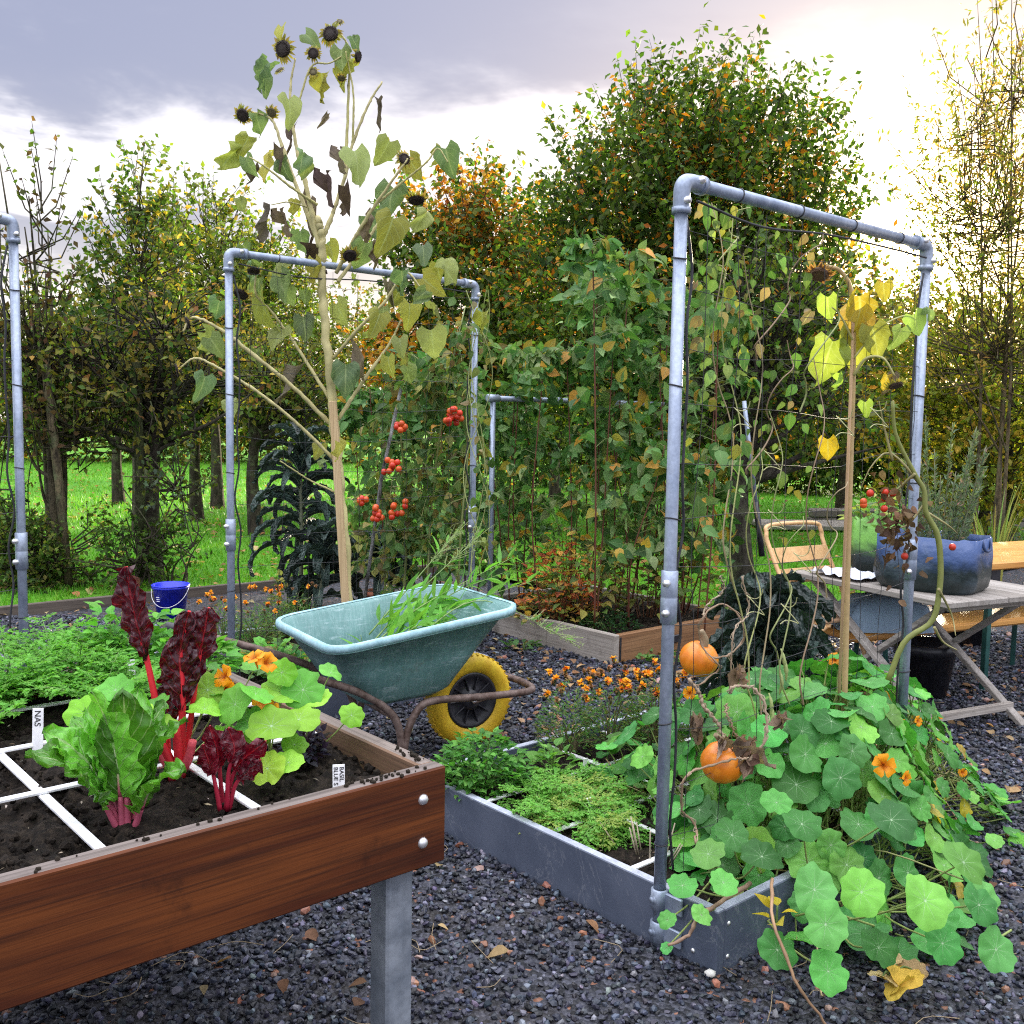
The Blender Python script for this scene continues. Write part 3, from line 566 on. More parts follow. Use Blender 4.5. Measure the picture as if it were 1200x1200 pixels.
# left orchard
make_tree('pear_tree', 'upright green tree rising above the hedge behind the mossy trunk', GB(165, 12.5), [blob(165, 330, 12.5, 55, 90), blob(165, 240, 12.5, 26, 50), blob(150, 420, 12.5, 80, 60)], (.07, .11), (MG, OL, DG), [.5, .3, .2], 420, 13, .5, .07, upright=1.1, hole=.5, ntw=.7, seed=41, autumn=((.45, .3, .06),), autamt=.05, stems=2)
make_tree('broadleaf_tree', 'round olive tree left of the sunflower top', GB(255, 16), [blob(255, 320, 16, 80, 80), blob(240, 270, 16, 45, 45), blob(310, 360, 16, 60, 70), blob(210, 400, 16, 80, 60)], (.08, .12), (OL, MG, YG), [.45, .35, .2], 760, 13, .6, .1, upright=.8, hole=.5, seed=42, autumn=((.45, .3, .06),), autamt=.06, ntw=.6)
make_tree('sapling', 'tall bare sapling with thin upright shoots behind the left post', GB(55, 8.6), [blob(50, 300, 8.6, 28, 90), blob(45, 430, 8.6, 45, 90), blob(90, 500, 8.6, 60, 60), blob(15, 400, 8.6, 30, 100)], (.05, .085), (OL, MG, (.10, .06, .03)), [.4, .3, .3], 190, 9, .42, .035, upright=1.7, hole=.5, ntw=1., stems=4, limbs=16, trunk_h=3.4, trunk_col=(.12, .10, .06), seed=43)
make_tree('apple_tree', 'old spreading apple tree with mossy trunk behind the blue bucket', GB(180, 8.9), [blob(190, 380, 8.9, 70, 45), blob(130, 420, 8.9, 70, 45), blob(230, 440, 8.9, 60, 40), blob(165, 460, 8.9, 90, 40), blob(80, 420, 8.9, 60, 50)], (.05, .085), (OL, DG, OC), [.4, .3, .3], 330, 9, .38, .085, upright=.1, hole=.45, ntw=1., limbs=40, trunk_h=2.1, trunk_col=(.07, .06, .045), seed=44, autumn=((.45, .3, .06), (.25, .12, .05)), autamt=.15)
make_tree('apple_tree', 'leaning apple tree with grey lichen trunk beside the blue metal pole', GB(878, 8.4), [blob(900, 420, 8.4, 90, 60), blob(960, 470, 8.4, 70, 50), blob(840, 440, 8.4, 60, 70), blob(930, 360, 8.4, 60, 60), blob(870, 350, 8.4, 60, 60)], (.06, .09), (MG, DG, OL), [.5, .3, .2], 330, 9, .4, .11, upright=.1, hole=.4, ntw=1., limbs=36, trunk_h=2.4, trunk_col=(.085, .075, .06), lean=(-.35, 0), seed=45)
for px, y, r, lab, bl in ((140, 16.5, .10, 'distant leaning orchard tree on the lawn left of the mossy trunk', (150, 430)), (231, 14, .095, 'orchard tree with straight dark trunk on the lawn right of the mossy trunk', (235, 430)), (301, 12.5, .095, 'orchard tree with short mossy trunk beside the middle arch post', (310, 450))):
    make_tree('orchard_tree', lab, GB(px, y), [blob(bl[0], bl[1], y, 70, 40), blob(bl[0] + 40, bl[1] + 25, y, 50, 30)], (.06, .1), (OL, MG, OC), [.4, .3, .3], 260, 10, .5, r, upright=.3, ntw=.9, limbs=24, hole=.5, trunk_h=2.4, trunk_col=(.07, .055, .04), seed=50 + px, group='orchard trees on the lawn')
for px, py, y, rx, rz, lab, cl in ((55, 645, 8.6, 70, 48, 'low dark leafy shrub beside the left arch post', (DG, MG, OL)), (165, 655, 8.5, 48, 34, 'low dark glossy shrub at the foot of the mossy trunk', (DG, DG, MG)), (0, 560, 8.6, 42, 120, 'dark upright shrub at the left edge of the lawn', (DG, MG, OL)), (205, 570, 8.6, 30, 45, 'small pale leaved shoot in front of the mossy trunk', ((.10, .14, .09), MG, OL))):
    make_tree('low_shrub', lab, GB(px, y), [blob(px, py, y, rx, rz)], (.028, .06), cl, None, (420 if rx > 60 else 260 if px in (180, 10) else 90) if rx > 40 else 45, 14, .28, .012, hole=.3, stems=4, limbs=8, ntw=.5, trunk_h=.5, seed=60 + px, cat='shrub', group='shrubs under the orchard trees')
st = thing('tree_stake', 'mossy green upright stake beside the mossy apple trunk', 'stake', D(165, 640, 8.75) * np.array([1, 1, 0]))
MB().tube([(0, 0, -.05), (.0, 0, 1.0), (-.01, 0, 1.95)], .04, 10, (.085, .10, .04)).build('stake', MT['bark'], st)
st = thing('tree_stake', 'pale wooden stake leaning beside the sapling', 'stake', D(82, 690, 8.4) * np.array([1, 1, 0]))
MB().tube([(0, 0, -.05), (-.07, 0, .9), (-.17, .02, 1.9)], .036, 10, (.20, .16, .09)).build('stake', MT['bark'], st)
# pond with a stone rim behind the tables
pz = UV(15.5, 9.0); 
pe = thing('pond_edge', 'low rim of flat grey stones around the pond behind the tables', 'stone rim', (8.3, 15.2, 0))
for r_, dy in ((0, 0), (1, 0)):
    b = MB()
    for k in range(20):
        w = RG.uniform(.24, .4); x = -3.6 + k * .40; b.obox((x, .12 * math.sin(k * .5), .07 + .13 * r_), (1, RG.normal(0, .05), 0), (RG.normal(0, .05), 1, 0), (0, 0, 1), (.385, .3, .125), np.array((.17, .15, .13)) * RG.uniform(.7, 1.25), bev=.02)
    b.build('stone_course', MT['paint'], pe)
sheet([(5.0, 12.6), (12.6, 12.6), (12.6, 14.95), (5.0, 14.95)], .041).build('pond_water', MT['water'], kind='structure')
dk = thing('deck_boards', 'grey weathered boards lying by the pond behind the chair', 'boards', (4.25, 14.4, 0))
for k in range(3): MB().box((-.75, -.45 + k * .31, .06), (.75, -.15 + k * .31, .12), bev=.006).build('plank', MT['greyplank_x'], dk)

# ------------------------------------------------------------------ raised planter
PU, PV, PZ = 1.309, 1.695, .75
pl = thing('raised_planter', 'raised red brown wooden planter on steel legs filled with salad plants', 'raised planter', UV(PU, PV), RZ)   # local x = U, y = V; the near right corner is at the origin
pw, pd, bh = 1.40, 1.36, .215
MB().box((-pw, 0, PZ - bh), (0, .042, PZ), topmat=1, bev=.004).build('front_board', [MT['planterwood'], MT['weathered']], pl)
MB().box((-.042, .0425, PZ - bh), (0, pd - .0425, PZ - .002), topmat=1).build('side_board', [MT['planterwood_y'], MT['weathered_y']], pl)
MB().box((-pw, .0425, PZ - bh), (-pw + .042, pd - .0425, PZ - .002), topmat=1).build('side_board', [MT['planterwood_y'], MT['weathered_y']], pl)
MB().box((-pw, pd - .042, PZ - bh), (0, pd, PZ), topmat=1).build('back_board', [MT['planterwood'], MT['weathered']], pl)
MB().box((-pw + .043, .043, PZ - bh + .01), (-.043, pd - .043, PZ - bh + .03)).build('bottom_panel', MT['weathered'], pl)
for x, y in ((-.115, .055), (-pw + .045, .055), (-.115, pd - .125), (-pw + .045, pd - .125)):
    b = MB().box((x, y, 0), (x + .07, y + .07, PZ - bh + .009), bev=.006); b.build('leg', MT['steel_dark'], pl)
for z in (PZ - .062, PZ - .158):
    MB().lathe([(0, .0085), (.006, .008), (.010, .005), (.0125, 0), (.0125, -.003)], (-.062, -.0005, z), (0, -1, 0), 16).build('bolt', MT['bolt'], pl)
def rim_crumbs(parent, pts):
    b = MB(); p = np.array(pts); n = len(p); b.batch((T_ICO[0] * (1 + RG.uniform(-.3, .3, (12, 1))), T_ICO[1], T_ICO[2]), p, rdir(n), rdir(n), RG.uniform(.0015, .0055, n), (.02, .015, .01), smooth=False); b.build('spilled_soil', MT['crumb'], parent)['kind'] = 'stuff'
rim_crumbs(pl, [(-.02 + RG.normal(0, .008), .10 + RG.normal(0, .03), PZ + .002) for _ in range(26)] + [(-.16 + RG.normal(0, .03), .02 + RG.normal(0, .008), PZ + .003) for _ in range(14)] + [(RG.uniform(-1.2, -.05), RG.uniform(.006, .036), PZ + .002) for _ in range(40)])
def soil(name, x0, x1, y0, y1, z, parent, n=44, amp=.016, crumbs=900):
    b = MB(); xs, ys = np.linspace(x0, x1, n), np.linspace(y0, y1, n); Xg, Yg = np.meshgrid(xs, ys, indexing='ij')
    Z = z + amp * (np.sin(Xg * 23 + Yg * 9) * np.sin(Yg * 19 - Xg * 7) + RG.normal(0, .45, Xg.shape))
    i, j = np.meshgrid(np.arange(n - 1), np.arange(n - 1), indexing='ij'); f = np.stack([i * n + j, (i + 1) * n + j, (i + 1) * n + j + 1, i * n + j + 1], -1).reshape(-1, 4)
    b.add(np.stack([Xg, Yg, Z], -1).reshape(-1, 3), f, (.02, .015, .01)); 
    p = np.stack([RG.uniform(x0, x1, crumbs), RG.uniform(y0, y1, crumbs), np.full(crumbs, z + amp * .4)], 1)
    b.batch((T_ICO[0] * (1 + RG.uniform(-.3, .3, (12, 1))), T_ICO[1], T_ICO[2]), p, rdir(crumbs), rdir(crumbs), RG.uniform(.003, .011, crumbs), (.02, .015, .01), smooth=False)
    k = crumbs // 9; p = np.stack([RG.uniform(x0, x1, k), RG.uniform(y0, y1, k), np.full(k, z + amp * 1.1)], 1); X = rdir(k); X[:, 2] *= .2
    b.batch(T_NARROW, p, X, rdir(k) * .4 + np.array([0, 0, 1.]), RG.uniform(.006, .02, k), pal(k, (.25, .2, .15), (.4, .36, .3), (.12, .09, .06)), mat=1)
    return b.build(name, [MT['soil'], MT['crumb']], parent)
SZ = .69
soil('soil', -pw + .043, -.043, .043, pd - .043, SZ, pl, 60, crumbs=1600)
gr = thing('planting_grid', 'white plastic square grid lying on the raised planter soil', 'grid', UV(PU, PV, SZ), RZ)
def strip(a, b_, parent, w=.018, z=.018):
    a, b_ = local(parent, np.array(a)), local(parent, np.array(b_)); a[2] = b_[2] = z
    MB().bar(a, b_, w, .006, bev=.001).build('strip', MT['white'], parent)
gx = [local(gr, G(30, 960, SZ))[0], local(gr, G(258, 930, SZ))[0]]; gy = [local(gr, G(30, 946, SZ))[1], local(gr, G(20, 889, SZ))[1]]
gx = [gx[1] - .31 * 2, gx[1] - .31, gx[1]] if abs((gx[1] - gx[0]) - .31) < .08 else [gx[0] - .33, gx[0], gx[1]]
for x in gx: MB().box((x - .010, -.0 + .05, .016), (x + .010, pd - .05, .022), bev=.001).build('strip', MT['white'], gr)
for k, y in enumerate([gy[0], gy[1], gy[1] + (gy[1] - gy[0]), gy[1] + 2 * (gy[1] - gy[0])]): MB().box((-pw + .05, y - .010, .0225 + .0001 * k), (-.05, y + .010, .0285 + .0001 * k), bev=.001).build('strip', MT['white'], gr)
def plant_label(pos, lines, label, h=.075, w=.026, yaw=0., lean=.1, rot=-90):
    t = thing('plant_label', label, 'plant label', pos, yaw); b = MB().box((-w / 2, -.0012, -.03), (w / 2, .0012, h), bev=.0006); o = b.build('tag', MT['white'], t); o.rotation_euler = (-lean, 0, 0)
    for i, s in enumerate(lines):
        cu = bpy.data.curves.new('writing', 'FONT'); cu.body = s; cu.size = w * (.80 if len(lines) == 1 else .50); cu.align_x = 'LEFT'; cu.offset = .0002 ; cu.extrude = .0002
        tmp = bpy.data.objects.new('writing', cu); me = bpy.data.meshes.new_from_object(tmp); bpy.data.objects.remove(tmp); q = bpy.data.objects.new('lettering', me); C.objects.link(q); q.parent = o; me.materials.clear(); me.materials.append(MT['ink']); q.rotation_euler = (rad(90), rad(-rot), 0)
        q.location = ((-w * .28 if len(lines) == 1 else (w * .08 if i == 0 else -w * .40)), -.0016, h - .005); ORG[q.name] = ORG[t.name]
    return t
plant_label(G(397, 930, SZ), ['BASIL', 'BLUE S'], 'white plant tag lettered BASIL standing at the planter corner', .062, .026, rad(12), .2)
plant_label(G(44, 882, SZ + .01), ['NAS'], 'white plant tag lettered NAS among the carrot leaves', .105, .025, rad(5), .1)
plant_label(G(155, 805, SZ + .01), [], 'blank white plant tag behind the tall red chard', .08, .022, rad(30), .2)

# ------------------------------------------------------------------ small builders for plants
def leaf_stalked(bl, st, base, d, L, W, col, scol, mcol, ruf=.006, up=.9, bend=.35, stalk=.35, sr=.006, n=12, nw=6, curl=.25, fold=.25, sideways=0.):
    d = norm(np.array([d[0], d[1], 0.])); side = np.cross(d, [0, 0, 1.]); p0 = np.asarray(base, float)
    t = np.linspace(0, 1, 8)[:, None]; up_ = norm(d * (1 - up) + np.array([0, 0, up]))
    ps = p0 + up_ * L * stalk * t; st.tube(ps, np.linspace(sr * 1.5, sr, 8), 7, scol)
    tb = np.linspace(0, 1, n)[:, None]; ang0 = math.asin(np.clip(up_[2], -1, 1)); an = ang0 - bend * 2.2 * tb ** 1.3
    step = (L * (1 - stalk) / (n - 1)) * (np.cos(an) * d + np.sin(an) * np.array([0, 0, 1.])); pb = ps[-1] + np.concatenate([[[0, 0, 0]], np.cumsum(step[:-1], 0)])
    tb = tb[:, 0]; w = W * np.clip(np.sin(math.pi * np.clip(tb * .93 + .07, 0, 1) ** .8), 0, 1) ** .65
    wave = np.stack([np.sin(tb * 26 + k * 2.2 + RG.uniform(0, 6)) + .6 * RG.normal(0, 1, n) for k in range(nw + 1)], 1)
    wave[:, nw // 2] = 0
    side = norm(side + np.array([0, 0, sideways])); bl.blade(pb, side, w, nw, fold, ruf, col, curl=curl, cvar=.08, rufn=wave); mc = np.array(scol)[None] + (np.array(mcol) - np.array(scol))[None] * np.clip(np.linspace(-.3, 2.0, 9), 0, 1)[:, None]; st.tube(pb[:9], np.linspace(sr, .0010, 9), 5, mc)
def feather(bl, st, base, d, L, col, scol=(.12, .22, .05), n=9, size=.014, bend=.5, up=.85, pairs=7):
    d = norm(np.array([d[0], d[1], 0.])); an = math.asin(up) - bend * 2 * np.linspace(0, 1, n) ** 1.4
    p = np.asarray(base) + np.concatenate([[[0, 0, 0]], np.cumsum((L / n) * (np.cos(an)[:, None] * d + np.sin(an)[:, None] * np.array([0, 0, 1.])), 0)])
    st.tube(p, np.linspace(.0028, .001, n + 1), 4, scol, cap=False); sd = np.cross(d, [0, 0, 1.]); P = []; X = []
    for k in range(n // 3, n + 1):
        ln = L * .26 * math.sin(math.pi * (k - n / 3 + 1) / (n * .75 + 1.2)) + .012
        for s in (-1, 1):
            q = norm(sd * s + norm(p[min(k, n)] - p[min(k, n) - 1]) * .7 + RG.normal(0, .15, 3)); m = pairs
            for j in range(m): 
                f = (j + .6) / m
                for ss in (-1, 1): P.append(p[k] + q * ln * f); X.append(norm(q * .8 + np.cross(q, [0, 0, 1.]) * ss * .7 + RG.normal(0, .25, 3)))
    k = len(P); bl.batch(T_SIMPLE, np.array(P), np.array(X), rdir(k) * .4 + np.array([0, 0, 1.]), RG.uniform(.7, 1.4, k) * size, pal(k, col, var=.15))
def petal_flower(name, parent, pos, face, r, col, throat=(.45, .10, .01), n=5, mats=None):
    b = MB(); z = norm(face); x = norm(np.cross(z, [.3, .2, 1.])); y = np.cross(z, x)
    for k in range(n):
        a = 2 * math.pi * k / n + RG.normal(0, .1); d = np.cos(a) * x + np.sin(a) * y; s = np.cross(z, d); t = np.linspace(0, 1, 6)
        p = np.asarray(pos) - z * r * .5 + d * (r * t ** 1.15)[:, None] + z * (r * .62 * np.sin(t * 2.1))[:, None]; w = r * (.10 + .50 * t ** 1.2) * np.where(t > .95, .72, 1)
        c = np.repeat(np.array(throat)[None] + (np.array(col) - np.array(throat))[None] * np.clip(t * 1.9 - .3, 0, 1)[:, None], 5, 0); b.blade(p, s, w, 4, .12, r * .05, c)
    b.tube(curve([np.asarray(pos) - z * r * .45, np.asarray(pos) - z * r * 1.1 - np.array([0, 0, r * .25])], 5), np.linspace(r * .16, r * .05, 5), 6, np.array(col) * .8)
    return b.build(name, MT['petal'], parent, True)
def leafy(name, label, cat, base, n, R, h, size, cols, T=None, mat='leaf', group=None, stem=(.10, .16, .04), upr=.5, stems=8, p=None):
    t = thing(name, label, cat, base, 0, group); base = np.asarray(base, float); a = RG.uniform(0, 6.28, n); r = R * RG.random(n) ** .5; z = h * RG.uniform(.15, 1, n) * (1 - .55 * (r / R) ** 2)
    P = base + np.stack([np.cos(a) * r, np.sin(a) * r, z], 1); X = norm(np.stack([np.cos(a), np.sin(a), np.full(n, upr)], 1) + rdir(n) * .6); Nn = rdir(n) * .5 + np.array([0, 0, 1.])
    b = MB().batch(T or T_OVATE, P, X, Nn, RG.uniform(.7, 1.3, n) * size, pal(n, *cols, p=p)); s = MB()
    for k in range(stems):
        q = P[RG.integers(n)]; s.tube(curve([base + (q - base) * np.array([.25, .25, 0]), (base + q) / 2 + np.array([0, 0, .02]), q], 6), np.linspace(.004, .002, 6), 5, stem, cap=False)
    s.build('stem', MT['stem'], t, True); b.build('foliage', MT[mat], t, True); return t

# ------------------------------------------------------------------ plants in the raised planter
def chard(label, px, py, leaves, cat='chard'):
    base = G(px, py, SZ); t = thing('chard', label, cat, base); return t, base
t, b0 = chard('green chard with crinkled leaves and pink stalks at the planter front', 150, 968, 0)
bl, st = MB(), MB()
for (dx, dy, L, W, up, bend, sw) in ((-.9, -.1, .25, .058, .74, .42, .4), (-.35, -.6, .30, .064, .94, .22, .1), (.15, -.5, .29, .060, .97, .18, 0), (.6, .2, .24, .05, .85, .4, 0), (-.6, .6, .25, .055, .86, .35, .2), (-.9, .5, .25, .055, .75, .45, 0), (.9, -.4, .20, .045, .7, .5, -.4), (-.1, .9, .27, .055, .92, .3, 0), (.35, .6, .25, .055, .9, .35, -.2), (-.45, .1, .25, .05, .88, .3, .5), (-.95, -.6, .25, .06, .7, .5, .2)):
    leaf_stalked(bl, st, b0 + np.array([dx, dy, 0]) * .018, (dx, dy), L, W, np.array((.10, .30, .028)) * RG.uniform(.55, 1.7), (.40, .08, .13), (.34, .44, .22), .0085, up, bend, .22, .0050, 20, 10, .45, .25, sw)
st.build('stalk', MT['stem'], t, True); bl.build('foliage', MT['chard'], t, True)
def chard_by_path(bl, st, pts, y0, Ws, col, scol, sr=.009, facing=(0, -1, .1), ruf=.016, n=34):
    p = curve([D(x, y, y0) for x, y in pts], n); st.tube(p, np.linspace(sr, sr * .35, n), 8, scol); tt = np.linspace(0, 1, n); w = np.interp(tt, *zip(*Ws)); m = w > .002; q = p[m] 
    wave = np.stack([np.sin(tt[m] * 42 + k * 1.9) + .8 * RG.normal(0, 1, m.sum()) for k in range(9)], 1); wave[:, 4] = 0
    side = np.cross(np.asarray(facing, float), [0, 0, 1.]); bl.blade(q + np.array([0, -.006, 0]), side, w[m], 8, .5, ruf, col, curl=.5, cvar=.15, rufn=wave)
b1 = G(205, 915, SZ); t = thing('chard', 'tall bolted red chard with dark crinkled leaves and bright red stalks', 'chard', b1); y1 = b1[1]; bl, st = MB(), MB()
RS = (.60, .018, .03); RD = np.array((.050, .005, .011))
chard_by_path(bl, st, [(203, 915), (190, 860), (178, 800), (168, 755), (158, 716), (148, 664)], y1, [(0, 0), (.5, 0), (.55, .010), (.64, .028), (.72, .030), (.85, .034), (.93, .032), (1, .014)], RD * 1.25, RS, .010)
chard_by_path(bl, st, [(212, 912), (213, 860), (214, 810), (212, 765), (222, 716)], y1 + .01, [(0, 0), (.38, 0), (.45, .018), (.57, .040), (.68, .044), (.78, .036), (.85, .020), (.95, .026), (1, .010)], RD, RS, .011, (.25, -1, .1), .013)
chard_by_path(bl, st, [(215, 910), (224, 840), (232, 780), (240, 742), (245, 712)], y1 + .03, [(0, 0), (.4, 0), (.5, .02), (.65, .034), (.8, .028), (.9, .030), (1, .01)], RD * 1.1, RS, .008, (.6, -1, .1), .012)
chard_by_path(bl, st, [(198, 912), (196, 860), (198, 820), (196, 785)], y1 + .04, [(0, 0), (.3, .0), (.5, .028), (.8, .03), (1, .01)], RD * .9, RS, .009, (-.4, -1, .1), .012)
for q, (ex, ey) in enumerate(((226, 868), (176, 872), (186, 866), (206, 850))): st.tube(curve([D(205, 912, y1 - .005), D((205 + ex) / 2 + 4, 892, y1 - .015), D(ex, ey, y1 - .02)], 9), np.linspace(.013, .009, 9), 8, (.62, .07, .10) if q < 2 else RS)
st.build('stalk', MT['stem'], t, True); bl.build('foliage', MT['redchard'], t, True)
b1 = G(262, 950, SZ); t = thing('chard', 'small dark red chard at the front edge of the planter', 'chard', b1); y1 = b1[1]; bl, st = MB(), MB()
for pts, f in (([(262, 950), (258, 910), (256, 880), (246, 850)], (0, -1, .2)), ([(266, 950), (268, 905), (276, 878), (268, 852)], (.3, -1, .3)), ([(264, 950), (272, 912), (285, 890), (312, 868)], (.2, -1, .8)), ([(258, 950), (252, 918), (246, 893), (238, 872)], (-.3, -1, .4)), ([(268, 950), (276, 920), (290, 905), (306, 890)], (.5, -1, .8))):
    chard_by_path(bl, st, pts, y1 + RG.normal(0, .01), [(0, 0), (.4, 0), (.5, .012), (.7, .024), (.88, .024), (1, .006)], RD * np.array([1.5, .8, 1.1]) * RG.uniform(.9, 1.5), (.30, .008, .03), .0055, f, .007, 18)
st.build('stalk', MT['stem'], t, True); bl.build('foliage', MT['redchard'], t, True)
# carrots
for k, (px, py, nf, L, lab) in enumerate(((12, 838, 13, .15, 'feathery carrot plant beside the NAS tag'), (120, 838, 15, .18, 'feathery carrot plant behind the green chard'), (10, 830, 14, .19, 'feathery carrot plant at the left edge of the planter'), (85, 815, 15, .19, 'feathery carrot plant in the middle of the carrot square'), (165, 822, 9, .12, 'feathery carrot plant close behind the tall red chard'), (50, 790, 13, .18, 'feathery carrot plant in front of the left arch post'), (115, 790, 12, .15, 'feathery carrot plant in front of the leafy salad'), (-25, 868, 9, .13, 'small feathery carrot plant at the grid strip'))):
    base = G(px, py, SZ); t = thing('carrot_plant', lab, 'carrot', base, 0, 'carrot plants in the raised planter'); bl, st = MB(), MB()
    for q in range(nf + 3):
        a = RG.uniform(0, 6.28); feather(bl, st, base + rdir(1)[0] * np.array([.03, .03, 0]), (math.cos(a), math.sin(a)), L * RG.uniform(.8, 1.3), (.13, .34, .05), size=.013, bend=RG.uniform(.3, .6), up=RG.uniform(.75, .97))
    st.build('stalk', MT['stem'], t, True); bl.build('foliage', MT['leaf'], t, True)
for k, (px, py, lab) in enumerate(((175, 770, 'leafy green salad plant behind the carrots'), (130, 768, 'leafy green salad plant leftmost of the salad row'), (215, 775, 'leafy green salad plant at the right end of the row'), (235, 800, 'thin leafy salad stem by the back corner of the planter'))):
    base = G(px, py + 22, SZ); leafy('salad_plant', lab, 'salad plant', base, 260 if k < 3 else 40, .16 if k < 3 else .07, (.21, .23, .14, .14)[k], .042, ((.10, .32, .04), (.15, .40, .06), (.075, .25, .04)), T_OVATE, 'veined', 'leafy salad plants at the back of the planter', stems=14)
leafy('purple_basil', 'dark purple frilly basil near the planter corner', 'herb', G(358, 893, SZ), 170, .045, .11, .022, ((.022, .016, .035), (.035, .022, .045), (.05, .05, .07)), T_OVATE, 'leaf', None, (.05, .02, .04))
leafy('seedling', 'tiny yellow green seedling on bare planter soil', 'seedling', G(405, 868, SZ), 9, .02, .03, .022, ((.14, .24, .05), (.2, .22, .05)), stems=3)

def round_leaves(fol, stm, P, Nn, R, C_, root, scol=(.16, .26, .06), sr=.0025):
    n = len(P); k = RG.integers(0, len(T_DISCS), n); X = np.cross(Nn, rdir(n))
    for q in range(len(T_DISCS)):
        m = k == q; fol.batch(T_DISCS[q], P[m], X[m], Nn[m], R[m], C_[m])
    for i in range(n):
        a = P[i] - norm(Nn[i]) * R[i] * .05; r = root[i]; mid = a * .55 + r * .45 - norm(Nn[i]) * R[i] * .8; stm.tube(curve([r, mid, a], 7), np.linspace(sr * 1.2, sr * .8, 7), 5, scol, cap=False)
NG = ((.070, .255, .055), (.095, .32, .070), (.050, .185, .042), (.14, .35, .06))
t = thing('nasturtium', 'nasturtium with orange flowers along the right side of the raised planter', 'nasturtium', G(300, 880, SZ)); fol, stm = MB(), MB()
spots = [(300, 812, 20, 0), (334, 812, 22, .1), (275, 825, 20, 0), (355, 808, 23, .1), (318, 850, 25, -.05), (350, 842, 22, 0), (388, 788, 12, .2), (243, 808, 20, .05), (262, 812, 14, .05), (290, 845, 18, 0), (330, 788, 16, .1), (300, 780, 15, .15), (372, 818, 16, .1), (313, 900, 20, -.1), (338, 893, 17, -.08), (412, 838, 14, .1), (298, 865, 17, 0), (345, 872, 14, 0), (240, 830, 18, 0), (268, 860, 16, 0),
         (130, 830, 19, 0), (100, 835, 21, 0), (135, 808, 19, .05), (160, 840, 18, 0), (180, 828, 19, .03), (112, 850, 17, 0), (170, 855, 17, 0), (150, 855, 18, 0), (190, 850, 16, 0)]
P, Nn, R = [], [], []
for (px, py, r, dy) in spots:
    y0 = G(px, 905, SZ)[1] * (.93 if px < 200 else .97) + dy; p = D(px, py, y0); P.append(p); R.append(r * y0 / F_PX * 1.15); Nn.append(norm(np.array([RG.normal(0, .3), -.45 + RG.normal(0, .35), .8])))
P, Nn, R = np.array(P), np.array(Nn), np.array(R); root = P.copy(); root[:, 2] = SZ; root[:, :2] = root[:, :2] * .5 + np.where(P[:, :1] < -.55, G(150, 880, SZ)[:2], G(300, 880, SZ)[:2]) * .5
round_leaves(fol, stm, P, Nn, R, pal(len(P), (.18, .42, .035), (.26, .48, .05), (.12, .34, .05)), root, (.30, .40, .12), .0019); stm.build('stem', MT['stem'], t, True); fol.build('foliage', MT['nast'], t, True)
for px, py, f in ((262, 792, (-.5, -.8, .4)), (313, 776, (.6, -.6, .5)), (298, 770, (-.2, -.3, .8)), (308, 822, (.4, -.8, .2)), (316, 832, (-.2, -.8, .3)), (264, 808, (.1, -.9, -.1))):
    y0 = G(px, 900, SZ)[1]; petal_flower('flower', t, D(px, py, y0 - .04), f, .024, (.85, .36, .012))

# ------------------------------------------------------------------ slate beds
def slate_bed(u0, u1, v0, v1, h, label, cap_corner=True):
    t = thing('garden_bed', label, 'garden bed', UV(u0, v0), RZ, 'slate grey garden beds'); U1, V1 = u1 - u0, v1 - v0; w = .034
    def bd(lo, hi): MB().box(lo, hi, bev=.003, topmat=1).build('board', [MT['slate'], MT['slate_edge']], t)
    bd((0, 0, -.02), (w, V1, h)); bd((U1 - w, 0, -.02), (U1, V1, h)); bd((w + .0005, 0.0, -.02), (U1 - w - .0005, w, h - .002)); bd((w + .0005, V1 - w, -.02), (U1 - w - .0005, V1, h - .002))
    for x in (.05, U1 - .05):
        for z in (.04, h - .045): MB().lathe([(0, .004), (.006, .003), (.007, 0)], (x, -.0005, z), (0, -1, 0), 12).build('screw', MT['bolt'], t)
    for z in (.04,): MB().lathe([(0, .004), (.006, .003), (.007, 0)], (-.0005, .08, z), (-1, 0, 0), 12).build('screw', MT['bolt'], t)
    soil('soil', w, U1 - w, w, V1 - w, h - .045, t, 50, .012, 900); return t
B1 = (2.166, 3.48, 1.593, 3.01); B2 = (2.14, 3.60, 4.28, 5.75); BH = .18
slate_bed(*B1, BH, 'slate grey garden bed with carrots and nasturtiums in front of the wheelbarrow')
slate_bed(*B2, BH, 'slate grey garden bed holding the sunflower behind the wheelbarrow')
g1 = thing('planting_grid', 'white plastic square grid lying in the nearest slate bed', 'grid', UV(B1[0], B1[2], BH - .04), RZ)
for x in (.33, .66, .98): MB().box((x - .010, .04, .012), (x + .010, 1.37, .018), bev=.001).build('strip', MT['white'], g1)
for y in (.36, .71, 1.05): MB().box((.04, y - .010, .0185), (1.27, y + .010, .0245), bev=.001).build('strip', MT['white'], g1)

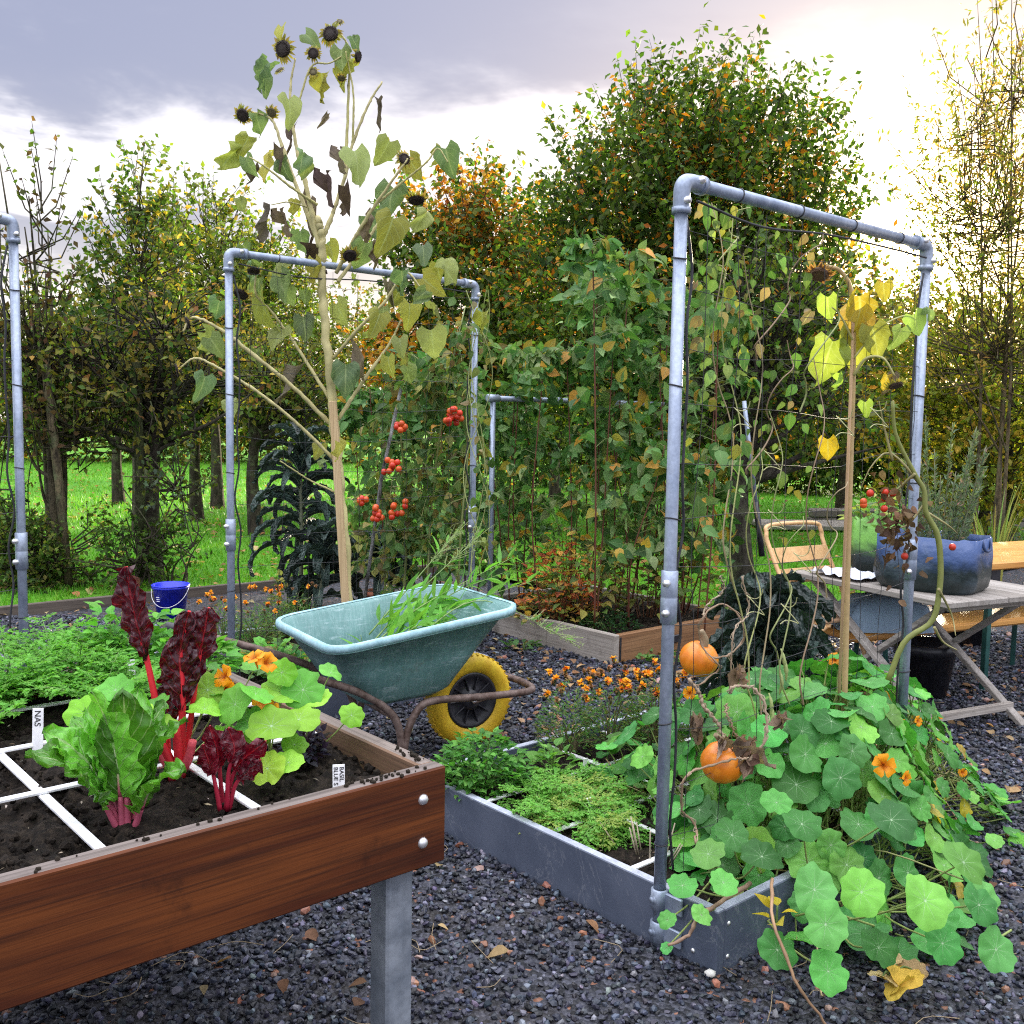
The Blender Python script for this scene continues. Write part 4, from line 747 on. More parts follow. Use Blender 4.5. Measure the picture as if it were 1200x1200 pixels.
# ------------------------------------------------------------------ climbing frames
def frame(u0, v0, w, h, label, mids, net=True, coup=.42, cord=True, brackets=False):
    t = thing('climbing_frame', label, 'climbing frame', UV(u0, v0), RZ, 'galvanised climbing frames'); r = .0178
    for x in (0, w):
        o = MB().tube([(x, 0, .0), (x, 0, h * .5), (x, 0, h - .03)], r, 16).build('post', MT['steel'], t); zc = h * coup
        b = MB().lathe([(r + .001, -.075), (.0235, -.073), (.0235, -.003), (.0222, 0), (.0235, .003), (.0235, .073), (r + .001, .075)], (x, 0, zc), n=18); b.build('coupling', MT['steel'], t)
        for dz in (-.042, .042): MB().lathe([(0, .016), (.006, .016), (.006, .014), (.010, .013), (.010, 0), (.010, -.012)], (x - .022, -.010, zc + dz), (-1, -.35, 0), 12).build('bolt', MT['bolt'], t)
        s = 1 if x == 0 else -1
        b = MB().tube(curve([(x, 0, h - .085), (x, 0, h - .03), (x + s * .008, 0, h - .008), (x + s * .03, 0, h), (x + s * .085, 0, h)], 14), .0228, 16)
        b.tube([(x, 0, h - .088), (x, 0, h - .070)], .0258, 16); b.tube([(x + s * .070, 0, h), (x + s * .088, 0, h)], .0258, 16); b.build('elbow', MT['steel'], t)
        for (bx, bz, ax) in ((x, h - .055, (-s * .2, -1, 0)), (x + s * .055, h, (0, -1, .3))): MB().lathe([(0, .012), (.006, .012), (.006, .009), (.010, .008), (.010, -.004)], np.array((bx, 0, bz)) + norm(ax) * .022, ax, 12).build('bolt', MT['bolt'], t)
        if brackets:
            for z in (.055, .15):
                k = MB().lathe([(r + .001, -.03), (.025, -.028), (.025, .028), (r + .001, .03)], (x, 0, z), n=18); sx = 1 if x == 0 else -1
                k.obox((x + .0, -.045, z), (1, 0, 0), (0, 1, 0), (0, 0, 1), (.010, .075, .05), bev=.003); k.lathe([(0, .03), (.008, .03), (.008, .024), (.014, .024), (.014, 0)], (x, .0, z), (-.9, .25, 0), 12); k.build('bracket', MT['steel'], t)
    MB().tube([(.03, 0, h), (w / 2, 0, h), (w - .03, 0, h)], r, 16).build('crossbar', MT['steel'], t)
    k = 0
    for x, zs in ((0, np.arange(.35, h - .2, .31)), (w, np.arange(.3, h - .2, .33))):
        for z in zs + RG.uniform(-.05, .05, len(zs)):
            an = np.linspace(0, 6.28, 13); MB().tube(np.stack([x + .0195 * np.cos(an), .0195 * np.sin(an), z + .004 * np.cos(an + k)], 1), .0022, 5, cap=False).build('cable_tie', MT['black'], t); k += 1
    for x in np.linspace(.25, w - .2, 4):
        an = np.linspace(0, 6.28, 13); MB().tube(np.stack([x + .003 * np.sin(an), .0195 * np.cos(an), h + .0195 * np.sin(an)], 1), .0022, 5, cap=False).build('cable_tie', MT['black'], t)
    if net:
        b = MB(); 
        for x in np.arange(.10, w - .03, .15):
            p = curve([(x + RG.normal(0, .01), RG.normal(0, .008), z) for z in np.linspace(.2, h - .03, 7)], 14); b.tube(p, .0012, 3, cap=False)
        for z in np.arange(.32, h - .05, .155):
            p = curve([(x, RG.normal(0, .006), z + RG.normal(0, .008) - .02 * math.sin(math.pi * x / w)) for x in np.linspace(.0, w, 6)], 12); b.tube(p, .0012, 3, cap=False)
        b.build('net', MT['black'], t)
    if cord:
        for x, s in ((0, 1), (w, -1)):
            zs = np.linspace(h - .10, .22, 14); p = [(x + s * (.023 + .022 * abs(math.sin(i * 1.35)) * (1 + .6 * RG.random())), .004 - .01 * RG.random(), z) for i, z in enumerate(zs)]; MB().tube(curve(p, 60), .0042, 6).build('cord', MT['black'], t)
        p = [(.04, -.02, h - .05), (w * .25, -.012, h - .075), (w * .5, -.024, h - .055), (w * .8, -.01, h - .045), (w - .04, -.02, h - .05)]; MB().tube(curve(p, 24), .0035, 6).build('cord', MT['black'], t)
    return t
fr1 = frame(2.156, 1.79, 1.36, 2.15, 'nearest galvanised tube climbing frame, standing in the nasturtium bed', 0, coup=.475, brackets=True)
fr2 = frame(2.11, 4.41, 1.46, 2.25, 'galvanised tube climbing frame around the tall dried sunflower', 0, coup=.42)
q = G(15, 258, 2.25); fr3 = frame(float(q @ UD) - 1.45, float(q @ VD), 1.45, 2.25, 'galvanised tube climbing frame cut off at the left edge', 0, coup=.42)

# ------------------------------------------------------------------ wheelbarrow
WB = np.array([-.5, 4.375, 0]); WA = rad(33)
wb = thing('wheelbarrow', 'teal plastic wheelbarrow with yellow tyre and rusty tube frame, loaded with pulled weeds', 'wheelbarrow', WB, WA)  # local x points to the wheel
def rrect(x0, x1, hw, z0, z1, r, n=5):
    P = []
    for cx, cy, a0 in ((x1 - r, hw - r, 0), (x0 + r, hw - r, 90), (x0 + r, -hw + r, 180), (x1 - r, -hw + r, 270)):
        for k in range(n): a = rad(a0 + 90 * k / (n - 1)); P.append((cx + r * math.cos(a), cy + r * math.sin(a)))
    P = np.array(P); f = (P[:, 0] - x0) / (x1 - x0); return np.concatenate([P, (z0 + (z1 - z0) * f)[:, None]], 1)
def loft(rings, col=(.5, .5, .5), mat=0, close_end=True, flip=False):
    b = MB(); n = len(rings[0]); V = np.concatenate(rings); m = len(rings); i, j = np.meshgrid(np.arange(m - 1), np.arange(n), indexing='ij'); k = (j + 1) % n
    f = np.stack([i * n + j, i * n + k, (i + 1) * n + k, (i + 1) * n + j], -1).reshape(-1, 4); b.add(V, f[:, ::-1] if flip else f, col, None, mat)
    if close_end: b.f.append((np.array([[(m - 1) * n + q for q in range(n)]]), mat, False))
    return b
rim = lambda o, dz: rrect(-.43 - o, .42 + o, .335 + o, .605 + dz, .70 + dz, .085 + o)
mid = lambda t, o, dz: rrect(-.42 + t * .17 - o, .40 - t * .25 + o, .325 - t * .09 + o, .60 - t * .275 + dz, .695 - t * .355 + dz, .085)
tub = loft([rim(.022, -.03), rim(.024, -.004), rim(.016, .004), rim(.0, 0), mid(.03, -.004, 0), mid(.5, -.004, 0), mid(.93, -.006, .0), mid(1.0, -.03, .0)], flip=True)
tub.merge(loft([rim(.022, -.03), rim(.012, -.03), mid(.05, .004, -.01), mid(.5, .004, -.004), mid(.95, .002, -.004), mid(1.0, -.02, -.012)], (.5, .5, .5)), lambda v: v)
ob = tub.build('tub', MT['teal'], wb)
b = loft([rim(.0215, -.024), rim(.025, -.023), rim(.0262, -.010), rim(.0235, .004), rim(.016, .0065), rim(.003, .0035)], close_end=False, flip=True); b.build('rim', MT['teal_rim'], ob)
b = MB()
for s in (-1, 1):
    y = .235 * s
    b.tube(curve([(-.92, y * 1.15, .63), (-.55, y * 1.1, .50), (-.30, y, .395), (-.16, y, .30), (-.10, y, .20), (-.085, y, .02)], 26), .0165, 10)      # handle running down into a leg
    b.tube(curve([(-.085, y, .0), (-.07, y, .16), (-.02, y, .27), (.06, y, .305), (.3, y * .93, .285), (.56, y * .8, .265), (.64, y * .55, .262), (.66, 0, .262)], 34), .0165, 10)
    (b.tube([(.635, .13, .262), (.25, .13, .43)], .013, 8) if s > 0 else None); b.bar((.365, y * .30, .212), (.44, y * .84, .275), .03, .006)
b.tube([(-.088, -.235, .07), (-.088, .235, .07)], .013, 8); b.tube([(-.14, -.235, .27), (-.14, .235, .27)], .013, 8)
b.build('frame', MT['rust'], wb)
for s in (-1, 1): MB().tube([(-.93, .27 * s, .634), (-.80, .268 * s, .588)], .021, 10).build('grip', MT['blackplastic'], wb)
wc = np.array((.375, .0, .213))
prof = [(.128, -.030), (.150, -.043), (.175, -.048), (.196, -.043), (.209, -.028), (.213, -.012), (.213, .012), (.209, .028), (.196, .043), (.175, .048), (.150, .043), (.128, .030), (.128, -.030)]
wh = MB().lathe(prof, wc, (0, -1, 0), 40); 
for k in range(44):
    a = 2 * math.pi * k / 44
    for s in (-1, 1): wh.obox(wc + np.array((math.cos(a) * .2115, s * .020, math.sin(a) * .2115)), (-math.sin(a), s * .35, math.cos(a)), (0, 1, 0), (math.cos(a), 0, math.sin(a)), (.012, .026, .005), bev=.002)
to = MB().lathe([(.0, -.02), (.02, -.02), (.024, -.034), (.045, -.03), (.05, -.012), (.105, -.018), (.118, -.034), (.131, -.034), (.131, .034), (.118, .034), (.105, .018), (.05, .012), (.045, .03), (.024, .034), (0, .034)], wc, (0, -1, 0), 36)
for k in range(10):
    a = 2 * math.pi * k / 10
    for s in (-1, 1): to.obox(wc + np.array((math.cos(a) * .08, s * .020, math.sin(a) * .08)), (math.cos(a), 0, math.sin(a)), (0, 1, 0), (-math.sin(a), 0, math.cos(a)), (.07, .016, .007), bev=.002)
wo = to.build('wheel', MT['blackplastic'], wb); wh.build('tyre', MT['yellow'], wo); MB().lathe([(0, .058), (.009, .058), (.009, .03), (.009, -.03), (.009, -.058), (0, -.058)], wc, (0, -1, 0), 10).build('hub_nut', MT['bolt'], wo)
# weeds in the barrow
def weed(label, a, bnd, c, nl, size, col=(.13, .33, .06), seedhead=False):
    t = thing('pulled_weed', label, 'pulled weed', a, 0, 'weeds in the wheelbarrow'); p = curve([a, bnd, c], 16); st = MB().tube(p, np.linspace(.0042, .0012, 16), 6, (.20, .30, .09)); bl = MB()
    i = RG.uniform(1, 15, nl); P = np.stack([np.interp(i, np.arange(16), p[:, k]) for k in range(3)], 1); d = norm(p[-1] - p[0]); X = norm(d * .8 + rdir(nl) * .75 + np.array([0, 0, .2]))
    bl.batch(T_LANCE, P, X, rdir(nl) + np.array([0, 0, .6]), RG.uniform(.7, 1.3, nl) * size * np.interp(i, [0, 15], [1.2, .7]), pal(nl, col, (col[0] * 1.3, col[1] * 1.2, col[2]), var=.15))
    if seedhead:
        for k in range(26):
            q = p[-1] * (1 - k / 40) + p[9] * (k / 40); e = norm(d + rdir(1)[0] * .7) * RG.uniform(.04, .12); st.tube([q, q + e * .6, q + e], (.0012, .001, .0006), 3, (.34, .42, .18), cap=False); bl.batch(T_NARROW, q + e * RG.uniform(.3, 1, (6, 1)), rdir(6), rdir(6), .014, (.30, .40, .16))
    st.build('stem', MT['stem'], t, True); bl.build('foliage', MT['leaf'], t, True)
W_ = lambda x, y, z: WB + np.array([x * math.cos(WA) - y * math.sin(WA), x * math.sin(WA) + y * math.cos(WA), z])
for k, (a, bnd, c, nl, sz, sh, lab) in enumerate((
        (W_(-.10, .05, .50), W_(.15, .05, .66), W_(.62, .02, .86), 30, .12, False, 'long green weed stem with lance leaves reaching over the barrow wheel'),
        (W_(-.12, -.02, .48), W_(.2, -.04, .64), W_(.66, -.12, .77), 30, .13, False, 'leafy weed stem drooping over the near side of the barrow rim'),
        (W_(-.06, .12, .50), W_(.16, .16, .68), W_(.55, .24, .93), 18, .09, True, 'weed with a pale feathery seed head leaning out of the barrow'),
        (W_(-.04, .20, .52), W_(.14, .20, .70), W_(.42, .22, .96), 14, .09, True, 'tallest seeding weed standing at the far side of the barrow'),
        (W_(.0, -.06, .50), W_(.34, -.14, .70), W_(.75, -.26, .50), 16, .07, True, 'thin weed hanging out of the barrow towards the gravel'),
        (W_(-.22, -.12, .42), W_(-.21, -.12, .50), W_(-.23, -.13, .60), 5, .12, False, 'short upright weed leaves at the handle end of the barrow'),
        (W_(-.05, .08, .47), W_(.05, .0, .56), W_(.25, -.1, .62), 34, .085, False, 'heap of broad weed leaves in the middle of the barrow'),
        (W_(.1, .1, .55), W_(.3, .05, .70), W_(.52, -.05, .80), 28, .11, False, 'bundle of bright green weed leaves on the wheel end of the barrow rim'))):
    weed(lab, a, bnd, c, nl, sz, seedhead=sh)

# ------------------------------------------------------------------ bucket
t = thing('bucket', 'blue plastic bucket with wire handle on the gravel by the lawn edging', 'bucket', (-2.51, 7.353, 0))
o = MB().lathe([(0, .008), (.096, .008), (.128, .25), (.136, .25), (.138, .256), (.132, .26), (.124, .255), (.092, .012), (0, .012)], n=36); o.lathe([(.125, .232), (.134, .234), (.134, .247), (.127, .25)], n=36); bo = o.build('body', MT['blue'], t)
hp = [(.134 * math.cos(a), -.134 * math.sin(a) * .95 - .006, .235 - .13 * math.sin(a)) for a in np.linspace(0, math.pi, 20)]
MB().tube(hp, .0022, 6).build('handle', MT['white'], t)
for k, z in enumerate((.175, .160, .145)):
    a0 = -2.25; b = MB(); q = [( (.096 + .032 * z / .25 + .0015) * math.cos(a), (.096 + .032 * z / .25 + .0015) * math.sin(a), z) for a in np.linspace(a0, a0 + .28, 5)]; b.tube(q, .003, 4); b.build('printed_line', MT['white'], bo)

# ------------------------------------------------------------------ weathered wooden box with raspberries
xb = thing('wooden_bed', 'low bed of weathered grey and tan planks holding the raspberry canes', 'garden bed', UV(4.54, 4.19), RZ)
MB().box((0, 0, -.02), (.045, .62, .188), bev=.005).build('plank', MT['greyplank'], xb); MB().box((.002, .6225, -.02), (.047, 1.6, .182), bev=.005).build('plank', MT['greyplank'], xb)
MB().box((.046, .002, -.02), (1.25, .045, .186), bev=.005).build('plank', MT['tanplank'], xb); MB().box((.047, 1.55, -.02), (1.25, 1.595, .18), bev=.005).build('plank', MT['greyplank_x'], xb); MB().box((1.2502, .0, -.02), (1.295, 1.6, .186), bev=.005).build('plank', MT['greyplank'], xb)
MB().box((.046, -.0015, .02), (.062, .0018, .17), bev=.001).build('corner_batten', MT['blackplastic'], xb); MB().box((.55, -.012, .07), (.61, .0015, .12), bev=.004).build('metal_bracket', MT['blackplastic'], xb)
soil('soil', .048, 1.25, .046, 1.55, .145, xb, 30, .012, 500)
tr = thing('trellis_rail', 'low galvanised tube rail running through the raspberry canes', 'rail', UV(4.75, 5.35), RZ)
for x in (-.25, 1.75): MB().tube([(x, 0, 0), (x, 0, 1.63)], .019, 12).build('post', MT['steel'], tr)
MB().tube([(-.3, 0, 1.655), (1.8, 0, 1.655)], .019, 12).build('rail', MT['steel'], tr)
for x in (-.25, .35, .95, 1.75): MB().lathe([(.02, -.05), (.027, -.048), (.027, .048), (.02, .05)], (x, 0, 1.655), (1, 0, 0), 14).build('coupling', MT['steel'], tr)
CANE = ((.075, .19, .045), (.12, .26, .07), (.24, .34, .14), (.05, .13, .035))
def cane(label, base, top, lean, nl, size, group, cols=CANE, yellow=.07, stemc=(.13, .045, .025), low=.28, rad_=.24, T=None):
    t = thing('raspberry_cane', label, 'raspberry cane', base, 0, group); base = np.asarray(base, float); e = base + np.array([lean[0], lean[1], top])
    p = curve([base, base * .6 + e * .4 + np.array([RG.normal(0, .04), RG.normal(0, .04), 0]), e - np.array([lean[0] * .25, lean[1] * .25, .25]), e], 18); st = MB().tube(p, np.linspace(.0065, .003, 18), 6, stemc); bl = MB()
    ns = nl // 5; f = low + (1 - low) * RG.random(ns) ** .8
    for k in range(ns):
        q = np.array([np.interp(f[k] * 17, np.arange(18), p[:, j]) for j in range(3)]); a = RG.uniform(0, 6.28); d = np.array([math.cos(a), math.sin(a), .35]); L = rad_ * RG.uniform(.5, 1.2) * (1.25 - .8 * f[k])
        pp = curve([q, q + d * L * .6, q + d * L - np.array([0, 0, .10 * L / rad_])], 6); st.tube(pp, np.linspace(.0022, .001, 6), 4, (.16, .20, .07), cap=False)
        for j in range(5):
            at = pp[min(5, 3 + j % 3)] + rdir(1)[0] * .02; X = norm(d * np.array([1, 1, 0]) * .7 + rdir(1)[0] * .85 - np.array([0, 0, .38])); cc = pal(1, *cols)
            if RG.random() < yellow: cc = pal(1, (.42, .36, .05), (.45, .26, .05))
            bl.batch(T or T_OVATE, at[None], X[None], norm(d + rdir(1)[0] * .5)[None], size * RG.uniform(.45, 1.45), cc)
    st.build('stem', MT['stem'], t, True); bl.build('foliage', MT['veined'], t, True); return t
GR = 'raspberry canes in the weathered wooden bed'
protos = [cane('leafy raspberry cane with red brown stem in the weathered wooden bed', UV(4.8 + .3 * k, 4.6, .14), tp, ln, 185, .085, GR, low=lw, yellow=.10) for k, (tp, ln, lw) in enumerate(((1.95, (.08, .0), .26), (1.45, (-.16, .05), .22), (2.3, (.05, .1), .35), (1.2, (.22, -.05), .2)))]
for k, (u, v) in enumerate(((4.62, 4.95), (4.7, 5.45), (5.3, 5.05), (5.85, 4.9), (5.1, 4.7), (5.6, 4.95), (4.68, 4.5), (4.95, 4.45), (5.2, 4.4), (5.5, 4.45), (5.65, 4.75), (5.35, 4.8), (4.9, 4.95), (5.15, 5.15), (5.45, 5.3), (5.7, 5.1), (4.75, 5.3), (5.0, 5.55), (5.55, 4.35), (5.75, 4.6))):
    o = copy_tree(protos[k % 4]); o.location = UV(u, v, .14); o.rotation_euler = (0, 0, RG.uniform(0, 6.28)); s = RG.uniform(.88, 1.1); o.scale = (s, s, s)
G2 = 'raspberry canes behind the tomatoes'
p2 = [cane('dense raspberry cane between the tomatoes and the wooden bed', UV(4.6, 6.2), tp, ln, 270, .075, G2, (CANE[0], CANE[1], CANE[3]), .06, low=.05) for tp, ln in ((1.8, (.1, .0)), (1.65, (-.1, .1)), (1.95, (0, 0)))]
for k, (px, y) in enumerate(((445, 7.6), (480, 7.7), (515, 7.5), (545, 7.7), (580, 7.5), (600, 7.2), (625, 7.6), (460, 8.0), (500, 8.1), (560, 8.1), (420, 7.8))):
    o = copy_tree(p2[k % 3]); o.location = (D(px, 600, y)[0], y, 0); o.rotation_euler = (0, 0, RG.uniform(0, 6.28)); s = RG.uniform(.88, 1.08); o.scale = (s, s, s)
for k, (px, y, tp, lab) in enumerate(((725, 6.9, 2.55, 'tallest raspberry cane with large drooping leaves rising above the rail'), (690, 7.1, 2.35, 'tall raspberry cane just left of the tallest one'), (830, 6.5, 2.15, 'tall leafy raspberry cane right behind the nearest frame post'))):
    cane(lab, (D(px, 600, y)[0], y, .1), tp, (.03, 0), 190, .105, None, ((.08, .19, .05), (.13, .25, .08), (.19, .30, .10)), .07, low=.25, rad_=.32)
leafy('blueberry_bush', 'small bush with red and orange autumn leaves in the wooden bed corner', 'shrub', G(655, 735, .14) + np.array([0, .25, 0]), 280, .26, .62, .06, ((.70, .20, .06), (.72, .34, .07), (.66, .50, .12), (.58, .14, .07), (.24, .30, .06)), T_OVATE, 'veined', None, (.2, .06, .03), .4, 16)
leafy('ground_herb', 'low dark green herb cushion at the wooden bed corner', 'herb', G(715, 738, .14), 330, .20, .13, .028, ((.018, .05, .018), (.03, .08, .025)), T_OVATE, 'leaf', None)
for k, (u, v) in enumerate(((4.85, 4.75), (5.3, 4.6), (5.1, 5.2), (5.6, 4.55))): leafy('yellowing_sucker', ('short yellow green raspberry sucker at the left of the box', 'short yellowing raspberry sucker in the middle of the box', 'short pale raspberry sucker at the back of the box', 'short leafy raspberry sucker at the right of the box')[k], 'raspberry sucker', UV(u, v, .14), 150, .26, .75, .07, ((.12, .19, .05), (.24, .24, .06), (.35, .28, .07), (.08, .15, .04)), T_OVATE, 'veined', 'raspberry suckers', (.14, .06, .03), .2, 16)
leafy('autumn_weeds', 'mixed yellow and brown leaves along the inside of the wooden bed', 'weeds', UV(4.75, 4.95, .15), 170, .30, .16, .05, ((.4, .3, .08), (.3, .18, .06), (.1, .16, .04)), T_OVATE, 'veined', None)
leafy('low_weed', 'low leafy weed on the gravel at the right end of the wooden bed', 'weed', G(775, 775), 40, .14, .07, .05, ((.12, .25, .06), (.08, .18, .04)), T_OVATE, 'veined', None)
leafy('low_weed', 'low leafy weed on the gravel under the barrow wheel', 'weed', G(612, 762), 30, .12, .08, .05, ((.07, .17, .05), (.05, .12, .04)), T_OVATE, 'veined', None)

# ------------------------------------------------------------------ kale
def kale(label, base, trunk, leaves, L, group='black kale plants', W=.03, lean=(0, 0), top_only=False):
    t = thing('kale_plant', label, 'kale', base, 0, group); base = np.asarray(base, float); st, bl = MB(), MB(); top = base + np.array([lean[0], lean[1], trunk]); ax = curve([base, base * .5 + top * .5 + np.array([.01, 0, 0]), top], 10)
    st.tube(ax, np.linspace(.02, .014, 10), 9, (.16, .18, .11))
    for k in range(leaves):
        f = k / max(1, leaves - 1); z = .25 + .75 * f ** .7 if not top_only else .6 + .4 * f; q = np.array([np.interp(z * 9, np.arange(10), ax[:, j]) for j in range(3)]); a = k * 2.4 + RG.normal(0, .3); d = np.array([math.cos(a), math.sin(a), 0])
        ll = L * RG.uniform(.8, 1.15) * (1 - .25 * f); an0 = np.interp(f, [0, 1], [.35, 1.35]) + RG.normal(0, .12); n = 22; tt = np.linspace(0, 1, n); an = an0 - (2.15 + .5 * (1 - f) + RG.normal(0, .25)) * tt ** 1.5
        p = q + np.concatenate([[[0, 0, 0]], np.cumsum((ll / n) * (np.cos(an)[:-1, None] * d + np.sin(an)[:-1, None] * np.array([0, 0, 1.])), 0)]); w = W * np.clip(np.sin(math.pi * (tt * .86 + .10)), 0, 1) ** .5 * np.where(tt < .15, .35, 1)
        bl.blade(p, np.cross(d, [0, 0, 1.]) + rdir(1)[0] * .25, w, 8, -.1, .0085, np.array((.022, .038, .032)) * RG.uniform(.6, 2.2), curl=1.1, cvar=.25); st.tube(p[:14], np.linspace(.006, .002, 14), 5, (.20, .25, .17), cap=False)
    st.build('stalk', MT['stem'], t, True); bl.build('foliage', MT['kale'], t, True); return t
def pot(name, label, pos, r, h, mat):
    t = thing(name, label, 'plant pot', pos); MB().lathe([(0, .01), (r * .72, .01), (r * .95, h * .82), (r, h * .82), (r * 1.02, h), (r * .92, h), (r * .88, h * .85), (0, h * .83)], n=24).build('body', MT[mat], t); return t
kb = G(352, 712); kale('tall black kale with drooping strap leaves beside the sunflower stake', kb + np.array([0, 0, .0]), 1.22, 60, .52, W=.031)
kale('bushy black kale with curled leaves low left of the sunflower stake', G(372, 722), .52, 30, .40, W=.04, lean=(.05, 0)); q = G(445, 722); kale('black kale in a terracotta pot right of the sunflower stake', q + np.array([0, 0, .17]), .30, 28, .40, W=.038)
pot('plant_pot', 'terracotta pot under the right hand black kale', q, .11, .2, 'terracotta'); pot('plant_pot', 'black plastic pot standing on the gravel below the tall kale', G(352, 712), .10, .24, 'blackplastic')
kale('large black kale with blistered leaves in the nearest slate bed by the pumpkins', UV(3.38, 2.30, BH - .04), .62, 56, .37, W=.034)
leafy('low_weed', 'leafy weed at the foot of the black pot by the lawn edging', 'weed', G(338, 716), 90, .13, .34, .05, ((.06, .15, .04), (.09, .2, .06), (.25, .25, .06)), T_OVATE, 'veined', None)

# ------------------------------------------------------------------ sunflowers
def sun_head(parent, pos, face, r, seed=0, disc=(.022, .013, .010), pet=((.40, .36, .07), (.30, .30, .08), (.46, .36, .09))):
    z = norm(face); b = MB().lathe([(0, .18 * r), (.45 * r, .15 * r), (.8 * r, .04 * r), (.9 * r, -.12 * r), (.6 * r, -.35 * r), (.15 * r, -.5 * r), (0, -.5 * r)], pos, z, 18, disc); x = norm(np.cross(z, [.2, .3, 1])); y = np.cross(z, x); N = 110
    b.batch(T_ICO, np.asarray(pos) + z * .13 * r + np.stack([(x * math.cos(k * 2.4) + y * math.sin(k * 2.4)) * r * .8 * (k / N) ** .5 for k in range(N)]), rdir(N), rdir(N), r * .07, np.array(disc) * 1.3, smooth=False)
    o = b.build('flower_head', MT['paint'], parent, True); n = 34; a = np.linspace(0, 12.4, n) + RG.normal(0, .1, n); d = np.cos(a)[:, None] * x + np.sin(a)[:, None] * y
    MB().batch(T_OVATE, np.asarray(pos) + d * r * .72 - z * r * .15, d + z * RG.uniform(-.5, .35, (n, 1)), z + rdir(n) * .2, np.stack([RG.uniform(.5, .95, n) * r, RG.uniform(.35, .6, n) * r, np.full(n, r)], 1), pal(n, *pet)).build('petals', MT['petal'], o, True); return o
YS = 5.0; SP = lambda x, y, dy=0.: D(x, y, YS + dy)
sf = thing('sunflower', 'huge branching dried sunflower towering over the middle climbing frame', 'sunflower', SP(408, 775) * np.array([1, 1, 0]) + np.array([0, 0, .14])); st, bl = MB(), MB(); PS = (.46, .42, .20); PS2 = (.40, .38, .15); PB = (.38, .30, .16)
def br(pts, r0, r1, c=PS, dy=0.):
    k = 10 + 9 * len(pts); p = curve([SP(x, y, d) for x, y, d in pts], k); p = p + RG.normal(0, r1 * .22, p.shape); kn = 1 + .22 * (RG.random(k) < .16) + RG.normal(0, .035, k)
    st.tube(p, np.linspace(r0, r1, k) * kn, 9, np.array(c)[None] * (1 + RG.normal(0, .13, (k, 1))) * np.array([1, .97, .95]))
br([(408, 775, 0), (404, 640, 0), (395, 540, 0), (386, 430, .02), (377, 340, .03), (377, 280, .03), (372, 255, .02)], .028, .016)
for pts, r0, r1 in (([(374, 290, .03), (358, 215, 0), (346, 165, 0), (340, 110, 0), (346, 68, 0)], .013, .004), ([(372, 280, .03), (350, 225, .05), (330, 170, .08), (318, 140, .1), (292, 130, .1)], .012, .004), ([(376, 285, .03), (390, 250, .05), (405, 205, .05), (413, 170, .05), (432, 122, .04), (448, 96, .04)], .011, .0045), ([(404, 210, .05), (408, 120, .08), (409, 60, .1), (396, 36, .1)], .008, .004), ([(413, 170, .05), (414, 110, .02), (405, 60, .0)], .006, .003),
                    ([(394, 320, .03), (415, 280, -.05), (440, 240, -.1), (468, 200, -.15), (478, 186, -.15)], .010, .004), ([(440, 240, -.1), (470, 215, -.1), (500, 190, -.12), (513, 174, -.12), (525, 190, -.12)], .006, .003), ([(396, 330, .03), (425, 290, .1), (450, 250, .15), (470, 220, .15)], .010, .004),
                    ([(390, 500, .02), (345, 455, -.05), (296, 415, -.12), (262, 388, -.15), (228, 372, -.15), (215, 388, -.15)], .011, .005), ([(398, 545, 0), (350, 498, -.1), (300, 458, -.2), (250, 428, -.22), (228, 420, -.22), (210, 432, -.22)], .009, .004), ([(388, 470, .03), (350, 410, .05), (322, 370, .05), (300, 345, .0), (300, 322, -.02)], .009, .004),
                    ([(396, 492, .02), (430, 440, .05), (455, 405, .08), (470, 375, .08)], .010, .004), ([(390, 420, .02), (420, 385, -.05), (450, 355, -.1), (475, 320, -.12), (495, 340, -.12)], .009, .004), ([(372, 240, .02), (345, 222, -.05), (310, 195, -.1), (292, 184, -.1)], .007, .003), ([(366, 245, .02), (340, 237, -.05), (318, 240, -.1)], .004, .002), ([(400, 580, .0), (362, 562, .0), (328, 540, -.05)], .005, .003), ([(350, 120, 0), (365, 78, 0), (386, 74, 0), (400, 66, 0)], .005, .003)): br([p for p in pts], r0, r1, PS2 if r0 < .009 else PS)
st.build('stem', MT['stem'], sf, True)
for x, y, r, f, dy in ((331, 57, 13, (-.3, -.9, -.1), -.02), (387, 39, 12.5, (-.1, -.9, .1), .05), (367, 62, 8.5, (0, -.9, 0), -.02), (284, 135, 10.5, (-.2, -.8, -.4), .08), (398, 25, 5, (0, -.7, .5), .1), (367, 84, 6, (0, -.6, .2), 0), (318, 132, 8, (-.2, -.6, -.5), .1), (297, 318, 10, (.1, -.35, -.9), -.05), (282, 345, 12, (-.2, -.5, -.8), -.1), (488, 235, 13, (.1, -.3, -.95), -.1), (474, 186, 9, (.4, -.8, .1), -.15), (220, 378, 10, (-.8, -.4, -.3), -.15), (208, 434, 11, (-.9, -.3, -.2), -.22), (410, 300, 11, (.2, -.6, -.6), -.05), (327, 82, 6, (-.4, -.5, .6), 0), (420, 66, 9, (.9, -.3, -.2), .05), (400, 92, 6, (0, -.4, -.8), .02)):
    sun_head(sf, SP(x, y, dy), f, r * 5 / F_PX * .82, disc=(.022, .013, .010) if r > 8 else (.12, .10, .05))
LG = ((.20, .26, .11), (.27, .31, .11), (.15, .22, .11), (.34, .34, .08)); DK = ((.08, .06, .055), (.12, .095, .08), (.18, .14, .10))
